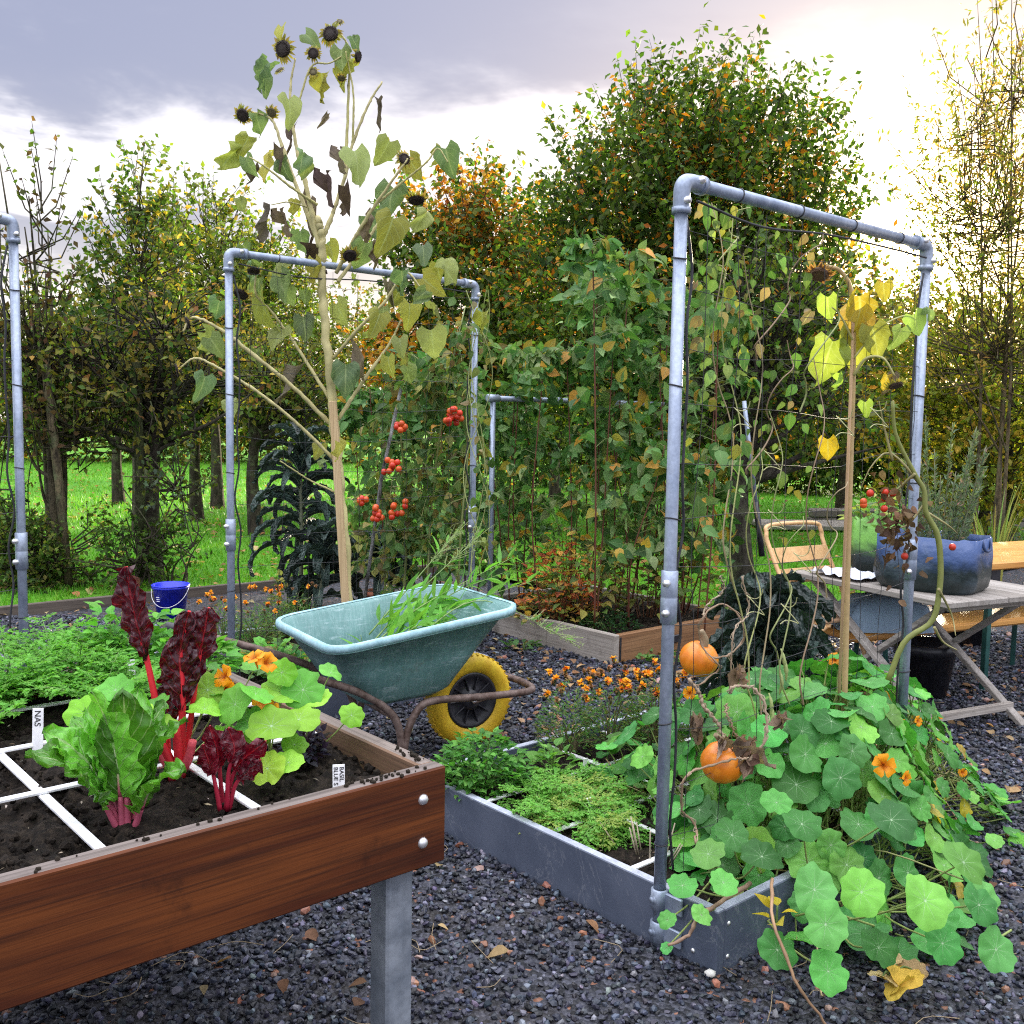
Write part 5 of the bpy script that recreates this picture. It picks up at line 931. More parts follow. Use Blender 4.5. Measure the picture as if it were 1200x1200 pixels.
def hang(x, y, s, col, a=0., dy=None, tilt=.9, wide=1.):
    p = SP(x, y - s * .45, RG.normal(0, .1) if dy is None else dy); d = np.array([math.sin(a), RG.normal(0, .35), -math.cos(a) * tilt - .1]); sz = s * 5 / F_PX * .98; mt_ = 0 if wide == 1. else 1; T_ = (T_SHRIV if mt_ else T_SUN)[RG.integers(6)]; bl.batch(T_, p[None], d[None], np.array([[RG.normal(0, .9), -1, .25 + RG.normal(0, .5)]]), np.array([[sz, sz * wide, sz]]), pal(1, *col, var=.12), mat=mt_)
for x, y, s, a in ((315, 88, 40, -.5), (308, 100, 30, .4), (358, 50, 36, .9), (330, 40, 26, 0), (376, 100, 44, 0), (338, 130, 36, 0), (318, 195, 46, -.3), (278, 190, 36, -.4), (288, 195, 36, .3), (300, 145, 34, .2), (360, 200, 36, 0), (415, 195, 56, .15), (400, 70, 40, .2), (408, 90, 46, -.1), (412, 50, 26, .6), (456, 180, 36, -.2), (480, 200, 50, .3), (522, 190, 44, .1), (516, 185, 36, -.4), (462, 240, 56, 0), (460, 275, 48, .1), (428, 300, 40, -.2), (285, 300, 44, .2), (305, 368, 58, .1), (335, 320, 58, -.1), (330, 340, 46, .4), (355, 385, 40, 0), (240, 405, 46, .1), (240, 455, 44, 0), (268, 480, 36, .2), (246, 408, 34, .4), (300, 420, 34, .1), (480, 370, 48, .3), (495, 340, 44, .6), (505, 405, 50, .3), (455, 430, 40, 0), (405, 445, 46, .2), (370, 320, 40, 0), (495, 300, 40, .5), (520, 320, 46, .4), (478, 440, 34, .3), (445, 380, 38, -.2), (385, 300, 36, .3), (375, 530, 26, -.3), (398, 530, 34, .1), (380, 545, 24, -.9), (432, 270, 44, .5), (352, 285, 34, .2), (470, 330, 38, -.1), (395, 370, 40, .1), (330, 400, 36, -.2), (505, 365, 40, .1)): hang(x, y, s * RG.uniform(.6, .9), LG, a + RG.normal(0, .2))
for k in range(26):
    x, y = ((RG.normal(300, 30), RG.uniform(310, 400)), (RG.normal(470, 35), RG.uniform(310, 440)), (RG.normal(400, 60), RG.uniform(260, 420)), (RG.normal(350, 40), RG.uniform(120, 290)))[k % 4]; hang(x, y, RG.uniform(16, 32), LG, RG.normal(0, .4), RG.normal(.05, .2))
for x, y, s, a in ((443, 135, 44, .15), (341, 162, 36, .1), (328, 186, 36, -.1), (380, 222, 50, .2), (311, 262, 48, -.1), (328, 262, 40, .3), (384, 142, 24, -.5), (300, 208, 34, -.5), (403, 235, 46, .1), (362, 305, 50, .1), (432, 275, 56, -.1), (398, 190, 40, .1), (405, 240, 30, 0), (415, 425, 46, .2), (345, 450, 56, 0), (455, 345, 40, .2), (362, 255, 60, .15), (440, 300, 40, 0)): hang(x, y, s * .8, DK, a, None, 1, .55)
bl.build('foliage', [MT['sunleaf'], MT['dry']], sf, True)
t = thing('wooden_stake', 'pale wooden stake tied to the sunflower trunk', 'stake', SP(408, 770, -.05) * np.array([1, 1, 0])); MB().bar(SP(409, 772, -.05), SP(390, 470, -.03), .036, .028, (0, 1, 0)).build('stake', MT['stakewood'], t, True)
t = thing('thin_stick', 'thin brown stick leaning between the kale and tomatoes', 'stick', D(425, 645, 6.2) * np.array([1, 1, 0])); MB().tube([D(425, 720, 6.2), D(447, 560, 6.2), D(470, 455, 6.2)], .011, 7).build('stick', MT['bark'], t, True)
# sunflower on the nearest frame
Y2 = 3.35; S2 = lambda x, y, dy=0.: D(x, y, Y2 + dy)
cs = thing('bamboo_cane', 'thin brown cane standing in the nasturtiums inside the nearest frame', 'cane', S2(982, 870) * np.array([1, 1, 0]) + np.array([0, 0, .1])); MB().tube([S2(980, 900), S2(990, 640), S2(1000, 375)], .0056, 8).build('cane', MT['bamboo'], cs, True)
s2 = thing('sunflower', 'slim sunflower with brown drooping head tied to a cane in the nearest frame', 'sunflower', S2(994, 880, .02) * np.array([1, 1, 0]) + np.array([0, 0, .14])); st, bl = MB(), MB()
def b2(pts, r0, r1, c=PS2): st.tube(curve([S2(*p) for p in pts], 6 + 4 * len(pts)), np.linspace(r0, r1, 6 + 4 * len(pts)), 8, c)
b2([(988, 890, .02), (994, 640, .02), (1000, 420, .02), (998, 345, .0), (985, 318, -.02), (968, 312, -.04)], .011, .006, (.42, .30, .14)); b2([(1000, 440, 0), (1015, 420, -.03), (1035, 420, -.05), (1048, 440, -.05)], .006, .003); b2([(1000, 400, 0), (985, 370, -.03), (975, 360, -.05)], .004, .002); b2([(1000, 420, 0), (1030, 385, 0), (1060, 370, 0), (1075, 375, 0)], .004, .002)
st.build('stem', MT['stem'], s2, True); sun_head(s2, S2(960, 322, -.05), (-.3, -.5, -.8), .034, disc=(.10, .055, .03), pet=((.22, .13, .06), (.3, .18, .07))); sun_head(s2, S2(1050, 452, -.05), (.2, -.4, -.9), .026, disc=(.05, .03, .02))
for x, y, s, col, a in ((970, 365, 38, ((.26, .34, .08),), .0), (975, 430, 66, ((.30, .34, .08), (.22, .30, .08)), -.2), (1000, 415, 64, ((.34, .36, .08),), .1), (1022, 405, 50, ((.30, .30, .07),), .3), (1008, 370, 52, ((.40, .30, .04),), .0), (1035, 345, 30, ((.40, .32, .06),), .2), (1070, 385, 36, ((.20, .30, .09),), .5), (1056, 400, 34, ((.2, .3, .1),), -.1), (1084, 372, 22, ((.2, .3, .1),), .8), (984, 450, 26, ((.25, .36, .07),), .2), (1014, 482, 24, ((.25, .38, .06),), .1), (970, 530, 34, ((.50, .36, .03),), .1), (1046, 452, 30, DK, 0), (1004, 390, 60, ((.30, .2, .06),), 0), (1040, 450, 24, ((.5, .35, .04),), -.2), (950, 375, 22, DK, -.5)):
    p = S2(x, y - s * .45, RG.normal(0, .03)); sz = s * Y2 / F_PX * .78; bl.batch(T_SUN[RG.integers(8)], p[None], np.array([[math.sin(a), RG.normal(0, .15), -math.cos(a)]]), np.array([[RG.normal(0, .4), -1, .2]]), sz, pal(1, *col, var=.1))
bl.build('foliage', MT['sunleaf'], s2, True)

# ------------------------------------------------------------------ tomatoes
def tomato_truss(parent, pos, n, r, spread, cols=((.55, .035, .012), (.62, .09, .015))):
    for k in range(n):
        q = np.asarray(pos) + np.array([RG.normal(0, spread * .45), RG.normal(0, spread * .4), -spread * 1.6 * k / n + RG.normal(0, spread * .2)]); c = pal(1, *cols, var=.08)[0]
        MB().lathe([(0, .95 * r), (.35 * r, .97 * r), (.75 * r, .7 * r), (r, .05 * r), (.78 * r, -.65 * r), (.4 * r, -.92 * r), (0, -.98 * r)], q, (RG.normal(0, .2), RG.normal(0, .2), 1), 14, c).build('tomato', MT['tomato'], parent, True)
YT = 6.3
tp = thing('tomato_plant', 'tall straggling tomato plant with red cherry trusses behind the middle frame', 'tomato plant', D(520, 700, YT) * np.array([1, 1, 0])); st, bl = MB(), MB()
TV = [[(500, 740), (505, 600), (520, 480), (535, 400)], [(470, 740), (478, 600), (470, 500), (490, 420)], [(535, 740), (540, 620), (548, 520), (530, 440), (545, 360)], [(455, 740), (450, 640), (460, 560)]]
for v in TV:
    p = curve([D(x, y, YT + RG.normal(0, .08)) for x, y in v], 16); st.tube(p, np.linspace(.009, .004, 16), 7, (.17, .20, .06))
    for k in range(46):
        q = p[RG.integers(3, 16)]; a = RG.uniform(0, 6.28); d = norm(np.array([math.cos(a), math.sin(a), RG.uniform(-.6, .5)])); L = RG.uniform(.12, .26); pp = curve([q, q + d * L * .6, q + d * L - np.array([0, 0, L * .35])], 6); st.tube(pp, .0018, 4, (.22, .24, .08), cap=False); m = 9
        bl.batch(T_OVATE, pp[RG.integers(2, 6, m)] + rdir(m) * .02, rdir(m) + d * .4 - np.array([0, 0, .8]), rdir(m) + np.array([0, -.5, .5]), RG.uniform(.04, .085, m), pal(m, (.07, .15, .04), (.12, .20, .05), (.26, .25, .07), (.15, .12, .05), p=[.4, .3, .2, .1]))
st.build('stem', MT['stem'], tp, True); bl.build('foliage', MT['veined'], tp, True)
for x, y, n, sp in ((530, 480, 15, .055), (470, 496, 6, .035), (460, 540, 11, .045), (426, 582, 4, .03), (440, 596, 6, .04), (463, 592, 7, .05), (475, 590, 2, .02), (446, 606, 2, .02)): tomato_truss(tp, D(x, y, YT - .22), n, .0195, sp)
t2 = thing('tomato_plant', 'dying tomato plant with thick curved green stem by the right frame post', 'tomato plant', D(1062, 780, 3.45) * np.array([1, 1, 0]) + np.array([0, 0, .14])); st, bl = MB(), MB(); TT = lambda x, y, dy=0.: D(x, y, 3.42 + dy)
st.tube(curve([TT(1040, 800), TT(1060, 752), TT(1092, 728), TT(1101, 690), TT(1102, 655), TT(1098, 625), TT(1085, 600), TT(1083, 575), TT(1072, 555), TT(1050, 510), TT(1046, 470)], 44), np.interp(np.linspace(0, 1, 44), [0, .5, 1], [.0095, .0100, .0055]), 9, (.19, .21, .055))
for pts in ([(1083, 575), (1060, 545), (1040, 530), (1020, 548), (1008, 575)], [(1072, 555), (1050, 575), (1030, 590)], [(1084, 590), (1062, 616), (1040, 618)], [(1100, 690), (1115, 720), (1120, 745)], [(1086, 600), (1110, 615), (1122, 625)], [(1095, 735), (1105, 752), (1122, 762)], [(1046, 540), (1036, 500), (1030, 470)]): st.tube(curve([TT(x, y, RG.normal(0, .03)) for x, y in pts], 10), np.linspace(.005, .0015, 10), 6, (.27, .24, .10))
n = 120; P = np.stack([TT(RG.normal(1050, 16), RG.normal(612, 30), RG.normal(0, .05)) for _ in range(n)]); bl.batch(T_OVATE, P, rdir(n) - np.array([0, 0, .9]), rdir(n), RG.uniform(.02, .05, n), pal(n, (.10, .06, .035), (.16, .10, .06), (.06, .04, .03)))
st.build('stem', MT['stem'], t2, True); bl.build('foliage', MT['dry'], t2, True)
for x, y in ((1012, 588), (1012, 592), (1020, 578), (1037, 577), (1037, 584), (1046, 578), (1060, 652), (1036, 596), (1116, 641)): tomato_truss(t2, TT(x, y, -.02), 1, .0125, .001)

# ------------------------------------------------------------------ nasturtiums in the nearest slate bed
def mound(name_label, region, n, vf, vb, hm, rr, seed, root_u, root_v, extra=(), yellow=.02, fcount=(), rmin=.78):
    rg = np.random.default_rng(seed); uk = sorted(vf); t = thing('nasturtium', name_label, 'nasturtium', UV(root_u, root_v, BH - .04), 0)
    F = lambda d, u: np.interp(u, sorted(d), [d[k] for k in sorted(d)])
    def hgt(u, v):
        s = np.clip((v - F(vf, u)) / .48, 0, 1); e = np.clip((F(vb, u) - v) / .35, 0, 1); s = s * s * (3 - 2 * s); return .05 + (F(hm, u) - .05) * s * (.55 + .45 * e)
    P, N_, R = [], [], []; tries = 0
    while len(P) < n and tries < n * 60:
        tries += 1; u = rg.uniform(region[0], region[1]); a, b_ = F(vf, u), F(vb, u)
        if b_ <= a: continue
        v = rg.uniform(a, b_); h = hgt(u, v); lay = rg.random(); z = h * (1 - .35 * lay ** 3) + rg.normal(0, .015); r = rg.uniform(*rr) * (1 if lay < .7 else .8); p = UV(u, v, z)
        if 2.13 < u < 3.52 and abs(v - 1.593) < .04 and z < BH + .02: continue
        if P and (np.linalg.norm(np.array(P) - p, axis=1) < rmin * (np.array(R) + r) * .72).any(): continue
        e = .02; gu = (hgt(u + e, v) - hgt(u - e, v)) / (2 * e); gv = (hgt(u, v + e) - hgt(u, v - e)) / (2 * e); nn = norm(-UD * gu * .75 - VD * gv * .75 + np.array([0, 0, 1.]) + rg.normal(0, .33, 3)); P.append(p); N_.append(nn); R.append(r)
    for (px, py, y, r, nx, ny) in extra: P.append(D(px, py, y)); R.append(r); N_.append(norm(np.array([nx, ny, 1.])))
    P, N_, R = np.array(P), np.array(N_), np.array(R); k = len(P); c = pal(k, *NG, var=.24, rg=rg); yl = rg.random(k) < yellow; yl &= P[:, 2] < .3; c[yl] = pal(int(yl.sum()), (.50, .36, .03), (.45, .30, .06), rg=rg) if yl.any() else c[yl]
    root = P.copy(); q = np.array([root_u, root_v]); uv_ = np.stack([P @ UD, P @ VD], 1); uv_ = uv_ * .55 + q * .45 + rg.normal(0, .08, (k, 2)); root = uv_[:, :1] * UD + uv_[:, 1:] * VD; root[:, 2] = np.where((uv_[:, 0] > 2.17) & (uv_[:, 0] < 3.48) & (uv_[:, 1] > 1.6), BH - .04, np.minimum(P[:, 2] * .5, .1))
    fol, stm = MB(), MB(); round_leaves(fol, stm, P, N_, R, c, root, (.22, .28, .08), .0030); 
    for _ in range(int(n * .45)):          # bare yellowing runners deep inside
        i, j = rg.integers(0, k, 2); a, b_ = root[i], P[j] - np.array([0, 0, .05]); 
        if np.linalg.norm(a - b_) < .6: stm.tube(curve([a, a * .5 + b_ * .5 + rg.normal(0, .05, 3), b_], 8), .0024, 5, pal(1, (.30, .30, .10), (.34, .26, .13), (.18, .24, .07), rg=rg)[0], cap=False)
    stm.build('stem', MT['stem'], t, True); fol.build('foliage', MT['nast'], t, True)
    for px, py, y, f, r in fcount: petal_flower('flower', t, D(px, py, y), f, r, (.85, .34, .01))
    return t, P, R
VF = {2.20: 1.75, 2.30: 1.64, 2.45: 1.47, 2.60: 1.27, 2.80: 1.18, 3.10: 1.24, 3.35: 1.40, 3.55: 1.50}
VB = {2.20: 1.78, 2.30: 1.82, 2.45: 1.98, 2.60: 2.30, 2.80: 2.55, 3.10: 2.40, 3.35: 2.20, 3.55: 2.1}
HM = {2.20: .28, 2.40: .40, 2.60: .50, 2.9: .58, 3.2: .66, 3.55: .64}
EX = [(1035, 0, 0, 0, 0, 0)][:0] + [(830, 1000, 2.72, .052, -.1, -.5), (893, 1003, 2.68, .056, .1, -.5), (800, 1037, 2.66, .044, -.1, -.4), (848, 1034, 2.60, .044, .2, -.5), (858, 978, 2.80, .055, .1, -.6), (782, 1078, 2.55, .027, -.3, -.6), (822, 1072, 2.52, .030, .5, -.7), (781, 1111, 2.53, .016, -.2, -.9), (911, 1113, 2.42, .050, .0, -1.4), (971, 1138, 2.36, .052, .2, -1.3), (968, 1083, 2.38, .058, .1, -1.5), (955, 1042, 2.46, .060, .2, -1.1), (1030, 1110, 2.5, .05, .3, -.9), (1105, 1105, 2.48, .055, .2, -1.1), (1168, 1112, 2.5, .06, .5, -1.2), (1010, 1045, 2.5, .06, .1, -1.1), (1085, 1055, 2.46, .066, .3, -1.), (1148, 1060, 2.55, .055, .5, -1.), (940, 965, 2.7, .055, 0, -.6), (1045, 960, 2.72, .07, .2, -.6), (910, 940, 2.85, .045, -.1, -.9), (1130, 1010, 2.65, .06, .5, -.8)]
nas, NP, NR = mound('huge nasturtium spilling over the corner of the nearest slate bed', (2.2, 3.55), 330, VF, VB, HM, (.038, .070), 5, 2.85, 1.75, EX, .10, ((1036, 897, 2.95, (-.1, -.9, .3), .034), (1062, 912, 2.95, (.5, -.7, .1), .022), (978, 773, 3.6, (-.4, -.6, .4), .026), (1058, 850, 3.4, (.3, -.8, .2), .020), (1076, 845, 3.4, (.4, -.7, .2), .018), (1040, 817, 3.6, (0, -.7, .5), .022), (808, 812, 3.4, (-.3, -.8, .2), .022), (1022, 830, 3.5, (-.2, -.9, .3), .016)))
mound('second nasturtium sprawling on the gravel at the right edge of the bed', (3.45, 4.25), 170, {3.45: 1.42, 3.7: 1.42, 4.0: 1.55, 4.25: 1.85}, {3.45: 2.5, 3.7: 2.5, 4.0: 2.4, 4.25: 2.15}, {3.45: .62, 3.75: .52, 4.25: .28}, (.028, .055), 6, 3.7, 1.95, (), .05, ((1098, 842, 4.0, (-.2, -.9, .2), .02), (1128, 905, 3.7, (.1, -.9, .2), .018)))
mound('nasturtium patch with smaller leaves between the grid and the frame post', (2.55, 3.0), 34, {2.55: 2.12, 3.0: 2.3}, {2.55: 2.35, 2.75: 2.62, 3.0: 2.75}, {2.55: .30, 3.0: .42}, (.034, .055), 8, 2.8, 2.45, (), .0)
for lab, o_, pts, r0, r1, cc in (('brown nasturtium runner creeping over the corner of the slate bed', UV(2.2, 1.62, .19), ((880, 1035, 2.7), (840, 1060, 2.60), (818, 1076, 2.535), (806, 1096, 2.52), (783, 1108, 2.52)), .0065, .004, (.24, .15, .10)), ('long reddish nasturtium runner trailing across the gravel at the bottom edge', G(985, 1190), ((905, 1030, 2.6), (905, 1075, 2.45), (926, 1133, 2.38), (938, 1160, 2.36), (962, 1192, 2.36), (985, 1230, 2.36)), .0046, .003, (.30, .18, .10))):
    rn = thing('nasturtium_runner', lab, 'plant runner', o_); pp = curve([D(*p) for p in pts], 24); MB().tube(pp + RG.normal(0, .0012, pp.shape), np.linspace(r0, r1, 24) * (1 + .25 * (np.arange(24) % 6 == 2)), 7, np.array(cc)[None] * (1 + RG.normal(0, .15, (24, 1)))).build('stem', MT['stem'], rn, True)
leafy('withered_leaves', 'withered yellow nasturtium leaves at the foot of the spilling plant', 'leaves', D(1045, 1148, 2.52), 7, .07, .05, .07, ((.50, .34, .06), (.45, .32, .16)), (T_DISCS[0][0] * .6, T_DISCS[0][1], T_DISCS[0][2]), 'dry', None, stems=2)
leafy('withered_leaves', 'drooping yellow leaf pair against the dark end of the slate bed', 'leaves', D(910, 1085, 2.52), 5, .035, .09, .06, ((.52, .40, .03), (.45, .38, .05)), T_OVATE, 'leaf', None, stems=2)
t = thing('white_pebble', 'white holed pebble on the gravel by the bed corner', 'pebble', G(832, 1141, .012)); MB().add(T_ICO[0] * np.array([.018, .014, .013]), T_ICO[1], (.62, .60, .56)).build('stone', MT['paint'], t)
# pumpkins and their dry vine
def pumpkin(label, pos, r, tilt):
    t = thing('pumpkin', label, 'pumpkin', pos, 0, 'pumpkins hanging in the nearest frame'); b = MB(); n, m = 54, 20; z = norm(tilt); x = norm(np.cross(z, [0, 1, .2])); y = np.cross(z, x); V = []
    for i in range(m + 1):
        th = math.pi * i / m
        for j in range(n):
            a = 2 * math.pi * j / n; k = 1 - .045 * math.sin(th) * abs(math.cos(5 * a)) ** 3; rr = r * math.sin(th) ** .92 * k if 0 < i < m else .0008; h = r * .90 * math.cos(th) - .14 * r * math.exp(-(math.sin(th) / .3) ** 2) * math.copysign(1, math.cos(th)); V.append(x * rr * math.cos(a) + y * rr * math.sin(a) + z * h)
    i, j = np.meshgrid(np.arange(m), np.arange(n), indexing='ij'); k = (j + 1) % n; b.add(np.array(V), np.stack([i * n + j, (i + 1) * n + j, (i + 1) * n + k, i * n + k], -1).reshape(-1, 4)); b.build('body', MT['pumpkin'], t)
    s = curve([z * r * .70, z * r * 1.0, z * r * 1.25 + x * r * .12, z * r * 1.55 + x * r * .35], 10); MB().tube(s, np.linspace(.017, .007, 10), 8, (.26, .19, .11)).build('stem', MT['stem'], t); return t
pumpkin('lower orange pumpkin resting among the nasturtium leaves', D(847, 893, 2.95), .067, (-.1, -.35, 1)); pumpkin('upper orange pumpkin hanging behind the nearest frame post', D(819, 772, 3.30), .065, (.25, -.2, 1))
vn = thing('squash_vine', 'dried brown squash vine curling around the two pumpkins', 'dried vine', UV(2.35, 1.95, .14)); b, dl = MB(), MB(); VC = ((.34, .25, .17), (.28, .19, .12), (.40, .32, .22))
I3 = lambda x, y: (740 + x * .4167, 700 + y * .4167)
for pts, y, r in (([(180, 690), (180, 640), (140, 590), (150, 510), (200, 480), (290, 455), (325, 455)], 2.86, .0055), ([(260, 400), (240, 350), (205, 310), (190, 270), (160, 230)], 2.93, .007), ([(330, 460), (372, 410), (380, 350), (370, 290), (340, 255), (290, 250), (275, 270)], 2.9, .0065), ([(230, 170), (270, 165), (310, 130), (320, 90), (290, 40), (250, 20), (200, 60), (195, 130), (240, 185), (240, 210), (190, 245)], 3.2, .0045), ([(300, 400), (270, 330), (265, 300)], 2.92, .004), ([(280, 270), (280, 180), (290, 90), (330, 40), (310, -60)], 3.15, .004), ([(200, 60), (215, 20), (260, -20), (250, -60)], 3.2, .004)):
    pp = curve([D(*I3(*p), y + RG.normal(0, .02)) for p in pts], 44); pp = pp + RG.normal(0, .0018, pp.shape); b.tube(pp, r * .68 * (1 + .22 * np.sin(np.arange(44) * 1.7)), 7, VC[RG.integers(3)]); q_ = pp + np.array([.008, .0, .004]) * np.sin(np.arange(44) * .9)[:, None]; b.tube(q_, r * .28, 5, VC[RG.integers(3)])
for x, y, s in ((185, 340, .075), (320, 410, .085), (330, 450, .06), (300, 200, .05), (260, 400, .05), (420, 330, .05)):
    p = D(*I3(x, y), 2.9); 
    for q in range(4): dl.batch(T_SHRIV[q], p[None] + rdir(1) * .01, np.array([[RG.normal(0, .3), RG.normal(0, .2), -1]]), rdir(1), np.array([[s, s * .8, s]]) * RG.uniform(.8, 1.1), pal(1, (.22, .15, .11), (.15, .10, .08)))
b.build('stem', MT['stem'], vn, True); dl.build('foliage', MT['dry'], vn, True)
# climbing beans on the nearest frame
bv = thing('bean_vine', 'climbing bean with pale twisting tendrils and pods on the nearest frame net', 'bean vine', UV(2.75, 1.85, .14)); b, lf, pd_ = MB(), MB(), MB(); BC = ((.34, .36, .13), (.30, .24, .13), (.24, .27, .10), (.26, .18, .11)); BP = lambda x, y, d=0.: D(x, y, 3.15 + d)
for k, (x0, y0, x1, y1) in enumerate(((880, 850, 885, 520), (900, 840, 880, 300), (925, 830, 905, 480), (945, 830, 960, 420), (870, 800, 850, 250), (860, 700, 835, 235), (905, 780, 935, 600), (880, 560, 930, 400), (840, 330, 870, 240), (960, 700, 985, 560), (930, 480, 1010, 300), (880, 430, 960, 270))):
    m = 14; f = np.linspace(0, 1, m); ph = RG.uniform(0, 6); b.tube(curve([BP(x0 + (x1 - x0) * q + 9 * math.sin(q * 13 + ph), y0 + (y1 - y0) * q + 5 * math.cos(q * 17 + ph), .04 * math.sin(q * 11 + ph)) for q in f], 60), np.linspace(.0030, .0016, 60), 5, BC[k % 4], cap=False)
for cx, cy in ((910, 590), (905, 520), (1030, 470), (925, 700), (885, 690), (940, 640), (870, 470), (990, 480)):
    b.tube(curve([BP(cx + 9 * math.cos(a) * (1 + .2 * a / 6), cy + 6 * math.sin(a * 1.3) + a * 4, .02 * math.sin(a)) for a in np.linspace(0, 9, 14)], 40), .0016, 4, (.42, .42, .20), cap=False)
for x, y, a in ((918, 770, .1), (914, 785, -.1), (901, 812, .05), (904, 826, -.2), (915, 760, .2)):
    p = curve([BP(x, y), BP(x + 3 + 6 * a, y + 14, -.01), BP(x + 1 + 20 * a, y + 30, 0)], 10); pd_.tube(p, .006 * np.sin(np.linspace(.25, 3.0, 10)) + .001 * np.cos(np.arange(10) * 2.5), 7, (.30, .36, .13))
n = 150; px = np.concatenate([RG.normal(838, 16, 60), RG.normal(868, 30, 50), RG.uniform(850, 960, 40)]); py = np.concatenate([RG.uniform(235, 430, 60), RG.uniform(300, 560, 50), RG.uniform(240, 640, 40)]); P = np.stack([BP(x, y, RG.normal(0, .07)) for x, y in zip(px, py)])
lf.batch(T_OVATE, P, rdir(n) * .6 - np.array([0, 0, .9]), rdir(n) * .6 + np.array([0, -1, .3]), RG.uniform(.025, .062, n), pal(n, (.08, .17, .05), (.14, .22, .07), (.28, .28, .06), (.20, .15, .08), (.06, .13, .04), p=[.3, .25, .15, .12, .18]))
b.build('stem', MT['stem'], bv, True); lf.build('foliage', MT['veined'], bv, True); pd_.build('pod', MT['stem'], bv, True)
sv = thing('bean_vine', 'thin pale climbing vine wound round the right post of the middle frame', 'bean vine', D(560, 700, 5.5) * np.array([1, 1, 0]) + np.array([0, 0, .1])); b, lf = MB(), MB()
for k in range(4): 
    ph = RG.uniform(0, 6); b.tube(curve([D(560 + (8 + 3 * k) * math.sin(q * 9 + ph), 690 - 350 * q, 5.58 + .05 * math.cos(q * 9 + ph)) for q in np.linspace(0, 1, 12)], 40), .0025, 5, (.30, .34, .12), cap=False)
n = 70; P = np.stack([D(RG.normal(558, 11), RG.uniform(345, 640), 5.55 + RG.normal(0, .06)) for _ in range(n)]); lf.batch(T_OVATE, P, rdir(n) - np.array([0, 0, .6]), rdir(n) + np.array([0, -.6, .3]), RG.uniform(.03, .075, n), pal(n, (.09, .17, .04), (.16, .22, .06), (.25, .2, .09))); b.build('stem', MT['stem'], sv, True); lf.build('foliage', MT['veined'], sv, True)
# small crops in the nearest bed
leafy('parsley', 'dense dark green parsley at the far corner of the nearest slate bed', 'herb', UV(2.33, 2.80, BH - .04), 900, .17, .22, .030, ((.045, .16, .028), (.07, .23, .035), (.11, .30, .05)), T_OVATE, 'veined', None, stems=26)
leafy('salad_plant', 'light green salad leaves beside the white plastic tag', 'salad plant', UV(2.62, 2.72, BH - .04), 60, .09, .12, .045, ((.11, .28, .05), (.14, .32, .06)), T_OVATE, 'veined', None, stems=8)
for k, (u, v, lab) in enumerate(((2.38, 2.55, 'low carrot plant next to the parsley'), (2.35, 2.36, 'low carrot plant by the long slate board'), (2.52, 2.40, 'low carrot plant between two grid strips'), (2.56, 2.56, 'low carrot plant behind the white plastic tag'), (2.40, 2.22, 'low carrot plant nearest the frame post'))):
    base = UV(u, v, BH - .04); t = thing('carrot_plant', lab, 'carrot', base, 0, 'carrot plants in the nearest slate bed'); bl, st = MB(), MB()
    for q in range(20): a = RG.uniform(0, 6.28); feather(bl, st, base + rdir(1)[0] * np.array([.05, .05, 0]), (math.cos(a), math.sin(a)), .15 * RG.uniform(.7, 1.3), ((.15, .36, .06), (.26, .36, .08))[q % 3 == 0], size=.011, bend=RG.uniform(.5, .9), up=RG.uniform(.55, .9))
    st.build('stalk', MT['stem'], t, True); bl.build('foliage', MT['leaf'], t, True)
leafy('chickweed', 'low chickweed mat on the soil under the nasturtium leaves', 'weed', UV(2.62, 2.02, BH - .04), 260, .17, .035, .016, ((.06, .14, .035), (.09, .18, .05)), T_OVATE, 'leaf', None)
t = thing('crop_stubble', 'dry cut stalks standing in the soil beside the frame post', 'stubble', UV(2.36, 2.0, BH - .04)); b = MB()
for k in range(16): a = np.array([RG.normal(0, .05), RG.normal(0, .05), 0]); MB().tube([a, a * 1.6 + np.array([0, 0, RG.uniform(.05, .13)])], (.003, .002), 5, (.40, .33, .24)).build('stalk', MT['stem'], t)
plant_label(UV(2.66, 2.60, BH - .03), [], 'blank white plastic tag standing in the nearest slate bed', .09, .02, rad(40), -.15); plant_label(UV(2.42, 2.28, BH - .03), [], 'blank clear tag tipped over among the low carrots', .09, .018, rad(40), .7)
def marigold(label, base, nf, R, h, group, spent=.35):
    t = leafy('marigold', label, 'marigold', base, 800, R, h * .92, .027, ((.06, .15, .04), (.09, .21, .05), (.14, .18, .05)), T_NARROW, 'leaf', group, (.10, .09, .04), .5, 18); base = np.asarray(base)
    for k in range(nf):
        a = RG.uniform(0, 6.28); r = R * RG.random() ** .5; p = base + np.array([math.cos(a) * r, math.sin(a) * r, h * RG.uniform(.75, 1.1)]); m = 16; z = norm(np.array([RG.normal(0, .3), -.3 + RG.normal(0, .3), 1])); d = rdir(m) + z * .35; d = norm(d); dead = RG.random() < spent; c = pal(m, (.22, .10, .04), (.30, .15, .06)) if dead else pal(m, (.78, .30, .012), (.82, .42, .02), (.45, .08, .015), p=[.5, .35, .15]); s = .012 if dead else .0165
        MB().batch(T_OVATE, p + d * s * .15, d, z + rdir(m) * .3, np.stack([np.full(m, s), np.full(m, s * 1.3), np.full(m, s)], 1), c).tube([p - z * .02, p], (.004, .007), 6, (.10, .10, .04)).build('flower', MT['petal'], t, True)
MG_ = 'marigolds in the slate beds'
for u, v, nf, lab in ((3.02, 2.80, 26, 'orange marigold at the far edge of the nearest slate bed'), (3.20, 2.72, 24, 'orange marigold beside the upper pumpkin'), (2.84, 2.86, 16, 'small marigold next to the pink withered leaf'), (3.10, 2.62, 8, 'marigold with spent brown heads in front of the black kale')): marigold(lab, UV(u, v, BH - .04), nf, .13, .33, MG_)
